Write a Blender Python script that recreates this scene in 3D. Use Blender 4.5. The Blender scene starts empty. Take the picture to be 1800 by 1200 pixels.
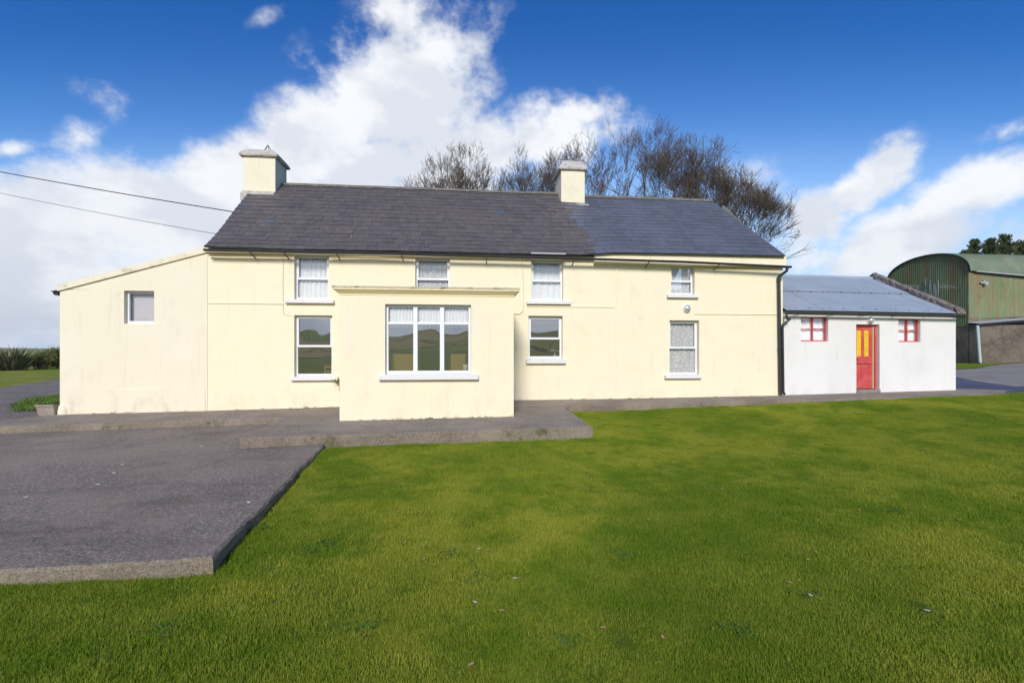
import bpy, bmesh, math, random
from mathutils import Vector, noise as mnoise
R = math.radians
SC = bpy.context.scene
COL = SC.collection

# ------------------------------------------------------------------ camera
F = 850.0; YAW = 6.0; D = 14.0; HC = 1.6; HOR = 618.0
cam_d = bpy.data.cameras.new("camera"); cam = bpy.data.objects.new("camera", cam_d); COL.objects.link(cam)
cam_d.sensor_width = 36; cam_d.lens = F / 1800 * 36; cam_d.shift_y = (HOR - 600) / 1800
cam_d.clip_start = 0.1; cam_d.clip_end = 20000
cam.location = (0, -D, HC); cam.rotation_euler = (R(90), 0, R(-YAW))
SC.camera = cam
SC.view_settings.view_transform = 'Standard'; SC.view_settings.look = 'None'
SC.view_settings.exposure = 0.47; SC.view_settings.gamma = 1
CT, ST = math.cos(R(YAW)), math.sin(R(YAW))

def at(px, py, Y):
    u = (px - 900) / F; v = (HOR - py) / F
    t = (Y + D) / (CT - u * ST)
    return (t * (ST + u * CT), HC + t * v)
def X_(px, Y=0.0): return at(px, 600, Y)[0]

# ------------------------------------------------------------------ sun + sky
SUN_EL, SUN_AZ = 30.0, 10.0       # azimuth: degrees to the left of straight behind the camera
sd = bpy.data.lights.new("sun", 'SUN'); so = bpy.data.objects.new("sun", sd); COL.objects.link(so)
sd.energy = 2.85; sd.angle = R(14); sd.color = (1.0, 0.94, 0.85)
# direction from scene to the sun
sx, sy, sz = -math.sin(R(SUN_AZ)) * math.cos(R(SUN_EL)), -math.cos(R(SUN_AZ)) * math.cos(R(SUN_EL)), math.sin(R(SUN_EL))
so.rotation_euler = Vector((sx, sy, sz)).to_track_quat('Z', 'Y').to_euler()

class NT:
    def __init__(s, tree): s.t = tree; s.n = tree.nodes; s.l = tree.links
    def node(s, typ, **kw):
        n = s.n.new(typ)
        for k, v in kw.items():
            if k.startswith('_'): setattr(n, k[1:], v)
        return n
    def link(s, a, b): s.l.new(a, b)
    def setin(s, sock, v):
        if isinstance(v, bpy.types.NodeSocket): s.l.new(v, sock)
        else: sock.default_value = v
    def math(s, op, a, b=0.0, c=0.0, clamp=False):
        n = s.n.new('ShaderNodeMath'); n.operation = op; n.use_clamp = clamp
        s.setin(n.inputs[0], a); s.setin(n.inputs[1], b)
        if op in ('MULTIPLY_ADD', 'SMOOTH_MIN', 'SMOOTH_MAX', 'WRAP', 'COMPARE'): s.setin(n.inputs[2], c)
        return n.outputs[0]
    def vmath(s, op, a, b=(0, 0, 0)):
        n = s.n.new('ShaderNodeVectorMath'); n.operation = op
        s.setin(n.inputs[0], a); s.setin(n.inputs[1], b)
        return n.outputs['Value'] if op in ('DOT_PRODUCT', 'LENGTH') else n.outputs[0]
    def noise(s, vec, scale, detail=4, rough=0.55, dist=0.0, out='Fac'):
        n = s.n.new('ShaderNodeTexNoise')
        if vec is not None: s.l.new(vec, n.inputs['Vector'])
        n.inputs['Scale'].default_value = scale; n.inputs['Detail'].default_value = detail
        n.inputs['Roughness'].default_value = rough; n.inputs['Distortion'].default_value = dist
        return n.outputs[out]
    def voro(s, vec, scale, out='Distance', feature='F1', rnd=1.0):
        n = s.n.new('ShaderNodeTexVoronoi'); n.feature = feature
        if vec is not None: s.l.new(vec, n.inputs['Vector'])
        n.inputs['Scale'].default_value = scale; n.inputs['Randomness'].default_value = rnd
        return n.outputs[out]
    def ramp(s, fac, a, b, lo=0.0, hi=1.0, smooth=True):
        n = s.n.new('ShaderNodeMapRange'); n.interpolation_type = 'SMOOTHSTEP' if smooth else 'LINEAR'
        s.setin(n.inputs[0], fac); n.inputs[1].default_value = a; n.inputs[2].default_value = b
        n.inputs[3].default_value = lo; n.inputs[4].default_value = hi
        return n.outputs[0]
    def mix(s, fac, a, b, mode='MIX'):
        n = s.n.new('ShaderNodeMix'); n.data_type = 'RGBA'; n.blend_type = mode; n.clamp_factor = True
        s.setin(n.inputs[0], fac)
        for sock, v in ((n.inputs[6], a), (n.inputs[7], b)):
            if isinstance(v, (tuple, list)): v = tuple(v) + (1,) * (4 - len(v))
            s.setin(sock, v)
        return n.outputs[2]
    def scalevec(s, vec, sc, rot=(0, 0, 0), loc=(0, 0, 0), typ='POINT'):
        n = s.n.new('ShaderNodeMapping'); n.vector_type = typ
        s.l.new(vec, n.inputs[0]); n.inputs[1].default_value = loc; n.inputs[2].default_value = rot; n.inputs[3].default_value = sc
        return n.outputs[0]

def build_world():
    w = bpy.data.worlds.new("World"); SC.world = w; w.use_nodes = True
    t = NT(w.node_tree); t.n.clear()
    out = t.n.new('ShaderNodeOutputWorld'); bg = t.n.new('ShaderNodeBackground'); bg.inputs[1].default_value = 0.1
    t.link(bg.outputs[0], out.inputs[0])
    sky = t.n.new('ShaderNodeTexSky'); sky.sky_type = 'NISHITA'; sky.sun_disc = False
    sky.sun_elevation = R(SUN_EL); sky.sun_rotation = math.atan2(sx, sy)
    sky.altitude = 50; sky.air_density = 1.0; sky.dust_density = 0.3; sky.ozone_density = 3.0
    g = t.n.new('ShaderNodeTexCoord').outputs['Generated']
    # sky axes: azimuth frame whose front is the house side; mirrored behind
    fwd = t.vmath('DOT_PRODUCT', g, (ST, CT, 0)); rgt = t.vmath('DOT_PRODUCT', g, (CT, -ST, 0))
    sep = t.n.new('ShaderNodeSeparateXYZ'); t.link(g, sep.inputs[0]); up = sep.outputs[2]
    dn = t.math('MAXIMUM', t.math('ABSOLUTE', fwd), 0.25)
    a = t.math('DIVIDE', rgt, dn); b = t.math('DIVIDE', up, dn)
    cmb = t.n.new('ShaderNodeCombineXYZ'); t.link(a, cmb.inputs[0]); t.link(b, cmb.inputs[1])
    # warp
    wv = t.noise(g, 3.2, 5, 0.6, out='Color')
    wsub = t.vmath('SUBTRACT', wv, (0.5, 0.5, 0.5))
    wmul = t.vmath('MULTIPLY', wsub, (0.21, 0.17, 0))
    ab = t.vmath('ADD', cmb.outputs[0], wmul)
    blobs = [  # x, y, rx, ry, rot, weight  (direction grid)
        (690, 180, 170, 140, 0.45, 1.05), (570, 240, 210, 100, 0.45, 1.1), (400, 320, 230, 80, 0.3, 0.95),
        (790, 90, 110, 90, 0.5, 0.50), (700, 20, 90, 120, -0.2, 0.50), (870, 50, 70, 80, 0.5, 0.28),
        (150, 400, 330, 120, 0.05, 1.1), (100, 520, 460, 150, 0, 1.0), (420, 400, 300, 100, 0, 1.2), (650, 300, 260, 110, 0, 1.1),
        (940, 260, 170, 70, 0.2, 0.85), (1020, 212, 75, 42, 0.1, 0.75), (560, 110, 60, 45, -.4, 0.5),
        (230, 165, 110, 55, -0.3, 0.36), (40, 265, 80, 20, 0, 0.55), (150, 255, 60, 40, 0.5, 0.5),
        (1560, 285, 75, 45, 0.5, 0.85), (1490, 330, 90, 42, 0.6, 0.75), (1420, 375, 80, 60, 0.3, 0.8), (1700, 340, 150, 50, 0.35, 0.95),
        (1590, 410, 170, 55, 0.35, 1.05), (1500, 450, 90, 40, 0.2, 0.9), (1770, 245, 60, 22, 0.3, 0.5), (1330, 330, 90, 60, 0, 0.35), (1400, 440, 60, 50, 0, 0.6),
        (470, 35, 50, 22, 0.3, 0.30), (1300, 590, 900, 60, 0, 0.6), (900, 540, 420, 90, 0, 1.0), (-300, 480, 500, 200, 0, 1.0), (2300, 420, 500, 160, 0, 1.0),
    ]
    dens = None
    for (px, py, rx, ry, rot, wgt) in blobs:
        m = t.scalevec(ab, (rx * 1.4 / F, ry * 1.4 / F, 1), (0, 0, rot), ((px - 900) / F, (HOR - py) / F, 0), 'TEXTURE')
        gr = t.n.new('ShaderNodeTexGradient'); gr.gradient_type = 'SPHERICAL'; t.link(m, gr.inputs[0])
        v = t.math('MULTIPLY', gr.outputs['Fac'], wgt)
        dens = v if dens is None else t.math('MAXIMUM', dens, v)
    n1 = t.noise(t.scalevec(g, (1, 1, 1.25)), 7.0, 11, 0.64)
    n2 = t.noise(g, 2.0, 4, 0.5)
    d = t.math('ADD', t.math('MULTIPLY', dens, 1.5), t.math('MULTIPLY', t.math('SUBTRACT', n1, 0.5), t.ramp(dens, 0.0, 0.35, 1.0, 2.9)))
    cov = t.ramp(d, 0.16, 0.98, 0, 1)
    core = t.ramp(d, 0.55, 1.7, 0, 1)
    n3 = t.noise(t.scalevec(g, (1, 1, 1.6), loc=(3, 1, .02)), 7.0, 6, 0.55)
    shade = t.math('ADD', t.math('MULTIPLY', core, 0.22), t.math('MULTIPLY', t.ramp(n3, 0.40, 0.62), 1.0), clamp=True)
    low = t.ramp(b, 0.36, 0.02)       # cloud bases greyer towards the horizon
    shade2 = t.math('ADD', t.math('MULTIPLY', shade, 0.55), t.math('MULTIPLY', low, 0.24), clamp=True)
    ccol = t.mix(shade2, (7.3, 7.4, 7.55), (4.3, 4.7, 5.5))
    # sky colour: Nishita deepened towards the zenith
    elev = t.ramp(b, 0.22, 0.74)
    tint = t.mix(elev, (0.80, 1.10, 1.36), (0.13, 0.53, 1.03))
    base = t.mix(1.0, sky.outputs[0], tint, 'MULTIPLY')
    hz = t.ramp(b, 0.50, 0.02, 0.0, 0.92)
    base = t.mix(hz, base, (4.3, 5.5, 6.9))
    fin = t.mix(t.math('MULTIPLY', cov, 0.97), base, ccol)
    t.link(fin, bg.inputs[0])
build_world()
SC.world.cycles.sampling_method = 'MANUAL'; SC.world.cycles.sample_map_resolution = 512
SC.cycles.max_bounces = 8; SC.cycles.transparent_max_bounces = 12
SC.cycles.use_denoising = True

# ------------------------------------------------------------------ mesh helpers
class MB:
    def __init__(s): s.v = []; s.f = []; s.m = []; s.c = []
    def vert(s, p): s.v.append(tuple(p)); return len(s.v) - 1
    def face(s, idx, m=0, c=None): s.f.append(tuple(idx)); s.m.append(m); s.c.append(c)
    def quad(s, a, b, c, d, m=0, col=None):
        i = len(s.v); s.v += [tuple(a), tuple(b), tuple(c), tuple(d)]; s.face((i, i + 1, i + 2, i + 3), m, col)
    def box(s, x0, x1, y0, y1, z0, z1, m=0, bev=0.0):
        if bev > 0:
            b = min(bev, (x1 - x0) / 2.1, (y1 - y0) / 2.1, (z1 - z0) / 2.1)
            # bevelled box by hull of inset points
            bm = bmesh.new()
            r = bmesh.ops.create_cube(bm, size=1)
            for v in bm.verts:
                v.co = Vector((x0 if v.co.x < 0 else x1, y0 if v.co.y < 0 else y1, z0 if v.co.z < 0 else z1))
            bmesh.ops.bevel(bm, geom=bm.edges[:], offset=b, segments=2, affect='EDGES', profile=0.5)
            o = len(s.v); bm.verts.index_update()
            s.v += [tuple(v.co) for v in bm.verts]
            for f in bm.faces: s.face([o + v.index for v in f.verts], m)
            bm.free(); return
        o = len(s.v)
        s.v += [(x0, y0, z0), (x1, y0, z0), (x1, y1, z0), (x0, y1, z0), (x0, y0, z1), (x1, y0, z1), (x1, y1, z1), (x0, y1, z1)]
        for f in ((0, 3, 2, 1), (4, 5, 6, 7), (0, 1, 5, 4), (1, 2, 6, 5), (2, 3, 7, 6), (3, 0, 4, 7)):
            s.face([o + i for i in f], m)
    def hexa(s, pts, m=0):     # 8 points: bottom ring 4, top ring 4
        o = len(s.v); s.v += [tuple(p) for p in pts]
        for f in ((0, 3, 2, 1), (4, 5, 6, 7), (0, 1, 5, 4), (1, 2, 6, 5), (2, 3, 7, 6), (3, 0, 4, 7)):
            s.face([o + i for i in f], m)
    def tube(s, pts, rad, n=8, caps=True, m=0):
        pts = [Vector(p) for p in pts]
        if not isinstance(rad, (list, tuple)): rad = [rad] * len(pts)
        rings = []
        prev = None
        for i, p in enumerate(pts):
            if i == 0: d = pts[1] - p
            elif i == len(pts) - 1: d = p - pts[i - 1]
            else: d = (pts[i + 1] - p).normalized() + (p - pts[i - 1]).normalized()
            d = d.normalized() if d.length > 1e-9 else Vector((0, 0, 1))
            if prev is None:
                ref = Vector((0, 0, 1)) if abs(d.z) < 0.9 else Vector((1, 0, 0))
                a = d.cross(ref).normalized()
            else:
                a = (prev - d * prev.dot(d))
                a = a.normalized() if a.length > 1e-6 else d.orthogonal().normalized()
            prev = a; b = d.cross(a)
            o = len(s.v)
            for k in range(n):
                an = 2 * math.pi * k / n
                s.v.append(tuple(p + (a * math.cos(an) + b * math.sin(an)) * rad[i]))
            rings.append(o)
        for i in range(len(rings) - 1):
            for k in range(n):
                k2 = (k + 1) % n
                s.face((rings[i] + k, rings[i] + k2, rings[i + 1] + k2, rings[i + 1] + k), m)
        if caps:
            s.face([rings[0] + k for k in range(n)][::-1], m); s.face([rings[-1] + k for k in range(n)], m)
    def lathe(s, prof, cx, cy, n=20, m=0, axis='z', cz=0):
        o = len(s.v)
        for (r, h) in prof:
            for k in range(n):
                an = 2 * math.pi * k / n
                if axis == 'z': s.v.append((cx + r * math.cos(an), cy + r * math.sin(an), h))
                else: s.v.append((cx + r * math.cos(an), cy + h, cz + r * math.sin(an)))
        for i in range(len(prof) - 1):
            for k in range(n):
                k2 = (k + 1) % n
                s.face((o + i * n + k, o + i * n + k2, o + (i + 1) * n + k2, o + (i + 1) * n + k), m)
    def grid(s, fn, nu, nv, m=0):
        o = len(s.v)
        for j in range(nv + 1):
            for i in range(nu + 1): s.v.append(tuple(fn(i / nu, j / nv)))
        for j in range(nv):
            for i in range(nu):
                a = o + j * (nu + 1) + i
                s.face((a, a + 1, a + nu + 2, a + nu + 1), m)
    def build(s, name, mats, parent=None, smooth=False, fixn=False):
        me = bpy.data.meshes.new(name); me.from_pydata(s.v, [], s.f)
        if not isinstance(mats, (list, tuple)): mats = [mats]
        for mt in mats: me.materials.append(mt)
        if any(s.m): me.polygons.foreach_set('material_index', s.m)
        if any(c is not None for c in s.c):
            ca = me.color_attributes.new('tone', 'FLOAT_COLOR', 'CORNER')
            i = 0; buf = []
            for f, c in zip(s.f, s.c):
                c = c if c is not None else (0.5, 0.5, 0.5)
                buf += list(tuple(c) + (1,)) * len(f)
            ca.data.foreach_set('color', buf)
        if smooth: me.polygons.foreach_set('use_smooth', [True] * len(me.polygons))
        me.validate(); me.update()
        if fixn:
            bm = bmesh.new(); bm.from_mesh(me); bmesh.ops.recalc_face_normals(bm, faces=bm.faces[:]); bm.to_mesh(me); bm.free()
        o = bpy.data.objects.new(name, me); COL.objects.link(o)
        if parent is not None:
            o.parent = parent
            # keep world placement: parts are modelled in world space
            root = parent
            off = Vector((0, 0, 0))
            while root is not None: off += root.location; root = root.parent
            me.transform(__import__('mathutils').Matrix.Translation(-off)) if off.length else None
        return o

def thing(name, loc, label, cat, group=None):
    o = bpy.data.objects.new(name, None); COL.objects.link(o); o.location = loc; o.empty_display_size = 0.2
    o['label'] = label; o['category'] = cat
    if group: o['group'] = group
    return o
def tag(o, label=None, cat=None, group=None, kind=None):
    if label: o['label'] = label
    if cat: o['category'] = cat
    if group: o['group'] = group
    if kind: o['kind'] = kind
    return o

# ------------------------------------------------------------------ materials
def pmat(name, col=(0.5, 0.5, 0.5), rough=0.8, metal=0.0, fn=None, spec=0.5):
    m = bpy.data.materials.new(name); m.use_nodes = True
    t = NT(m.node_tree); b = t.n['Principled BSDF']
    b.inputs['Base Color'].default_value = tuple(col) + (1,); b.inputs['Roughness'].default_value = rough
    b.inputs['Metallic'].default_value = metal; b.inputs['Specular IOR Level'].default_value = spec
    if fn: fn(t, b)
    return m
def pos(t): return t.n.new('ShaderNodeNewGeometry').outputs['Position']
def objc(t): return t.n.new('ShaderNodeTexCoord').outputs['Object']
def bump(t, b, h, strength=0.3, dist=0.01):
    n = t.n.new('ShaderNodeBump'); n.inputs['Strength'].default_value = strength; n.inputs['Distance'].default_value = dist
    t.setin(n.inputs['Height'], h); t.link(n.outputs[0], b.inputs['Normal'])

def plaster(name, c1, c2, stain, stain_amt=0.5):
    def fn(t, b):
        p = pos(t)
        base = t.mix(t.ramp(t.noise(p, 0.7, 4), 0.35, 0.68), c1, c2)
        # brushed patchiness
        base = t.mix(t.ramp(t.noise(p, 6.0, 5, 0.65), 0.50, 0.8, 0, 0.16), base, (0.60, 0.55, 0.40))
        base = t.mix(t.ramp(t.noise(p, 1.6, 7, 0.7), 0.50, 0.75, 0, 0.14), base, stain)
        # dirt near the foot: splash zone with its own ragged outline
        sep = t.n.new('ShaderNodeSeparateXYZ'); t.link(p, sep.inputs[0])
        n = t.noise(t.scalevec(p, (1, 1, 0.6)), 2.2, 8, 0.7)
        foot = t.math('MULTIPLY', t.ramp(sep.outputs[2], 0.75, 0.0), t.ramp(n, 0.46, 0.72))
        base = t.mix(t.math('MULTIPLY', foot, stain_amt), base, stain)
        # small chips and algae spots
        sp = t.math('MULTIPLY', t.ramp(t.noise(p, 16, 3, 0.5), 0.70, 0.76), t.ramp(t.noise(p, 1.1, 2), 0.53, 0.66))
        base = t.mix(t.math('MULTIPLY', sp, 0.5), base, stain)
        # vertical rain streaks
        st = t.noise(t.scalevec(p, (5.0, 5.0, 0.35)), 1.6, 5, 0.6)
        base = t.mix(t.ramp(st, 0.54, 0.8, 0, 0.22), base, stain)
        cr = t.voro(t.vmath('ADD', p, t.vmath('MULTIPLY', t.noise(p, 2.5, 4, out='Color'), (.5, .5, .5))), 0.62, 'Distance', 'DISTANCE_TO_EDGE')
        crk = t.math('MULTIPLY', t.ramp(cr, 0.0035, 0.0), t.ramp(t.noise(p, 0.8, 2), 0.55, 0.65))
        base = t.mix(t.math('MULTIPLY', crk, 0.45), base, stain)
        t.link(base, b.inputs['Base Color'])
        h = t.math('ADD', t.math('MULTIPLY', t.noise(p, 2.0, 5, 0.6), 2.2), t.math('MULTIPLY', t.noise(p, 38, 4, 0.6), 0.35))
        bump(t, b, h, 0.30, 0.012)
    return pmat(name, c1, 0.9, fn=fn, spec=0.2)

M = {}
M['yellow'] = plaster('yellow_plaster', (0.80, 0.725, 0.525), (0.79, 0.72, 0.55), (0.42, 0.38, 0.27), 0.36)
M['cream'] = plaster('cream_plaster', (0.745, 0.69, 0.525), (0.755, 0.70, 0.55), (0.40, 0.36, 0.27), 0.5)
M['whitewash'] = plaster('white_plaster', (0.73, 0.715, 0.70), (0.69, 0.675, 0.66), (0.45, 0.42, 0.36), 0.5)
def f_upvc(t, b):
    t.link(t.mix(t.ramp(t.noise(pos(t), 9, 4), 0.5, 0.8, 0, 0.25), (0.74, 0.75, 0.78), (0.58, 0.58, 0.57)), b.inputs['Base Color'])
M['upvc'] = pmat('white_window_frame', (0.84, 0.85, 0.87), 0.35, fn=f_upvc)
def f_sill(t, b):
    p = pos(t)
    t.link(t.mix(t.ramp(t.noise(p, 7, 6, 0.7), 0.5, 0.75, 0, 0.6), (0.70, 0.69, 0.68), (0.52, 0.50, 0.46)), b.inputs['Base Color'])
    bump(t, b, t.noise(p, 30, 4), 0.3, 0.006)
M['sill'] = pmat('painted_sill', (0.8, 0.79, 0.77), 0.7, fn=f_sill)

def glass_mat(name, refl, tint=(0.8, 0.85, 0.83)):
    m = bpy.data.materials.new(name); m.use_nodes = True; t = NT(m.node_tree); t.n.clear()
    out = t.n.new('ShaderNodeOutputMaterial'); mx = t.n.new('ShaderNodeMixShader')
    g = t.n.new('ShaderNodeBsdfGlossy'); g.inputs['Roughness'].default_value = 0.0; g.inputs['Color'].default_value = (0.95, 0.97, 1, 1)
    tr = t.n.new('ShaderNodeBsdfTransparent'); tr.inputs['Color'].default_value = tuple(tint) + (1,)
    fr = t.n.new('ShaderNodeFresnel'); fr.inputs['IOR'].default_value = 1.5
    fac = t.math('ADD', fr.outputs[0], refl, clamp=True)
    t.link(fac, mx.inputs[0]); t.link(tr.outputs[0], mx.inputs[1]); t.link(g.outputs[0], mx.inputs[2]); t.link(mx.outputs[0], out.inputs[0])
    bn = t.n.new('ShaderNodeBump'); bn.inputs['Strength'].default_value = 0.5; bn.inputs['Distance'].default_value = 0.012
    t.link(t.noise(pos(t), 1.3, 1, 0.4), bn.inputs['Height']); t.link(bn.outputs[0], g.inputs['Normal'])
    return m
M['glass'] = glass_mat('window_glass', 0.38)
M['glass_lace'] = glass_mat('window_glass_light', 0.05, (0.96, 0.97, 0.98))

def lace(name, c, lo, hi, sc=16.0, pattern=True):
    m = bpy.data.materials.new(name); m.use_nodes = True; t = NT(m.node_tree); t.n.clear()
    out = t.n.new('ShaderNodeOutputMaterial'); mx = t.n.new('ShaderNodeMixShader')
    df = t.n.new('ShaderNodeBsdfDiffuse'); df.inputs[0].default_value = tuple(c) + (1,)
    tl = t.n.new('ShaderNodeBsdfTranslucent'); tl.inputs[0].default_value = tuple(c) + (1,)
    m2 = t.n.new('ShaderNodeMixShader'); m2.inputs[0].default_value = 0.15
    t.link(df.outputs[0], m2.inputs[1]); t.link(tl.outputs[0], m2.inputs[2])
    tr = t.n.new('ShaderNodeBsdfTransparent')
    p = pos(t)
    v = t.voro(p, sc, 'Distance'); n = t.noise(p, sc * 0.6, 3)
    fl = t.ramp(t.math('ADD', v, t.math('MULTIPLY', n, 0.5)), 0.45, 0.7, hi, lo)
    t.link(fl, mx.inputs[0]); t.link(tr.outputs[0], mx.inputs[1]); t.link(m2.outputs[0], mx.inputs[2]); t.link(mx.outputs[0], out.inputs[0])
    return m
M['lace'] = lace('lace_fabric', (0.92, 0.93, 0.95), 0.84, 1.0, 26)
M['net'] = lace('net_fabric', (0.90, 0.91, 0.93), 0.58, 1.0, 26)
M['voile'] = lace('voile_fabric', (0.90, 0.91, 0.93), 0.85, 1.0, 40)
M['blindwhite'] = pmat('white_net', (0.86, 0.87, 0.90), 0.9)
M['blind'] = pmat('grey_blind', (0.50, 0.48, 0.50), 0.8)
M['black'] = pmat('black_gutter', (0.022, 0.022, 0.025), 0.45)
M['dark'] = pmat('dark_interior', (0.03, 0.025, 0.022), 0.9)
M['tan'] = pmat('tan_interior', (0.50, 0.32, 0.15), 0.9)
def f_boards(t, b):
    p = pos(t)
    t.link(t.mix(t.noise(t.scalevec(p, (2, 12, 1)), 2, 4), (0.18, 0.10, 0.05), (0.26, 0.16, 0.08)), b.inputs['Base Color'])
M['tanfab'] = pmat('tan_upholstery', (0.46, 0.27, 0.11), 0.9)
M['boards'] = pmat('floor_boards', (0.2, 0.12, 0.06), 0.6, fn=f_boards)
M['wood'] = pmat('pine_wood', (0.50, 0.22, 0.06), 0.5)
M['cup'] = pmat('white_china', (0.85, 0.85, 0.82), 0.3)
M['cable_yellow'] = pmat('painted_cable', (0.72, 0.62, 0.36), 0.7)
M['wire'] = pmat('dark_wire', (0.02, 0.02, 0.02), 0.6)

def f_slate(old):
    def fn(t, b):
        a = t.n.new('ShaderNodeVertexColor'); a.layer_name = 'tone'
        sep = t.n.new('ShaderNodeSeparateColor'); t.link(a.outputs[0], sep.inputs[0])
        p = pos(t)
        if old:
            c = t.mix(sep.outputs[0], (0.082, 0.074, 0.078), (0.108, 0.096, 0.098))
            c = t.mix(t.ramp(t.noise(p, 0.8, 4, 0.6), 0.42, 0.66, 0, 0.55), c, (0.108, 0.092, 0.085))
            c = t.mix(t.ramp(sep.outputs[1], 0.996, 0.998), c, (0.085, 0.10, 0.135))
            l = t.math('MULTIPLY', t.ramp(t.noise(p, 13, 3, 0.6), 0.60, 0.68), t.ramp(t.noise(p, 0.9, 3, 0.6), 0.46, 0.62))
            c = t.mix(t.math('MULTIPLY', l, 0.7), c, (0.33, 0.24, 0.16))
            l2 = t.math('MULTIPLY', t.ramp(t.noise(p, 20, 2, 0.5), 0.68, 0.73), 0.75)
            c = t.mix(l2, c, (0.36, 0.35, 0.34))
            l3 = t.math('MULTIPLY', t.ramp(t.noise(p, 9, 3, 0.6), 0.63, 0.70), t.ramp(t.noise(t.vmath('ADD', p, (7, 3, 2)), 0.7, 3), 0.5, 0.62))
            c = t.mix(t.math('MULTIPLY', l3, 0.5), c, (0.10, 0.10, 0.04))
        else:
            c = t.mix(sep.outputs[0], (0.088, 0.094, 0.120), (0.112, 0.118, 0.150))
            c = t.mix(t.ramp(t.noise(p, 0.6, 4, 0.6), 0.45, 0.7, 0, 0.6), c, (0.125, 0.140, 0.185))
            c = t.mix(t.ramp(t.noise(t.scalevec(p, (2.5, 1, 1)), 14, 3, 0.6), 0.62, 0.72, 0, 0.35), c, (0.22, 0.22, 0.25))
        t.link(c, b.inputs['Base Color'])
        bump(t, b, t.noise(p, 26, 4, 0.6), 0.35, 0.006)
    return fn
M['slate_old'] = pmat('weathered_slate', rough=0.62, fn=f_slate(True))
M['slate_new'] = pmat('blue_slate', rough=0.5, fn=f_slate(False))
def f_cap(t, b):
    p = pos(t)
    c = t.mix(t.ramp(t.noise(p, 6, 6, 0.7), 0.4, 0.65), (0.50, 0.47, 0.44), (0.33, 0.31, 0.29))
    c = t.mix(t.ramp(t.noise(p, 14, 4, 0.6), 0.6, 0.7, 0, 0.7), c, (0.20, 0.13, 0.07))
    t.link(c, b.inputs['Base Color']); bump(t, b, t.noise(p, 20, 6, 0.7), 0.6, 0.02)
M['cap'] = pmat('weathered_concrete_cap', rough=0.95, fn=f_cap)
def f_ridge(t, b):
    p = pos(t)
    c = t.mix(t.ramp(t.noise(p, 5, 6, 0.7), 0.4, 0.65), (0.13, 0.12, 0.11), (0.22, 0.20, 0.17))
    t.link(c, b.inputs['Base Color']); bump(t, b, t.noise(p, 20, 6, 0.7), 0.5, 0.01)
M['ridge'] = pmat('ridge_tile_clay', rough=0.9, fn=f_ridge)
M['lead'] = pmat('lead_flashing', (0.33, 0.35, 0.37), 0.6)
def f_cornice(t, b):
    p = pos(t)
    sep = t.n.new('ShaderNodeSeparateXYZ'); t.link(p, sep.inputs[0])
    nz = t.n.new('ShaderNodeNewGeometry'); s2 = t.n.new('ShaderNodeSeparateXYZ'); t.link(nz.outputs['Normal'], s2.inputs[0])
    up = t.ramp(t.math('ADD', sep.outputs[2], t.math('MULTIPLY', t.noise(t.scalevec(p, (1, 1, .3)), 9, 5, 0.7), 0.06)), 3.04, 3.10)
    c = t.mix(up, (0.86, 0.74, 0.45), (0.48, 0.42, 0.30))
    sp = t.math('MULTIPLY', up, t.ramp(t.noise(t.scalevec(p, (1, 1, 2)), 6, 4, 0.6), 0.52, 0.64))
    c = t.mix(t.math('MULTIPLY', sp, 0.8), c, (0.16, 0.13, 0.10))
    t.link(c, b.inputs['Base Color']); bump(t, b, t.noise(p, 24, 5, 0.7), 0.5, 0.012)
M['cornice'] = pmat('cornice_plaster', rough=0.9, fn=f_cornice)
def f_coping(t, b):
    p = pos(t)
    c = t.mix(t.ramp(t.noise(p, 5, 6, 0.7), 0.45, 0.7), (0.74, 0.68, 0.52), (0.52, 0.46, 0.33))
    t.link(c, b.inputs['Base Color']); bump(t, b, t.noise(p, 24, 5, 0.7), 0.4, 0.01)
M['coping'] = pmat('painted_coping', rough=0.9, fn=f_coping)
def f_stone(t, b):
    p = pos(t)
    c = t.mix(t.ramp(t.noise(p, 8, 8, 0.75), 0.4, 0.62), (0.12, 0.10, 0.09), (0.26, 0.22, 0.19))
    c = t.mix(t.ramp(t.noise(p, 22, 3, 0.6), 0.58, 0.68, 0, 0.6), c, (0.42, 0.38, 0.32))
    t.link(c, b.inputs['Base Color']); bump(t, b, t.noise(p, 9, 8, 0.75), 1.0, 0.05)
M['stone'] = pmat('rough_stone', rough=0.95, fn=f_stone)

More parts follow.
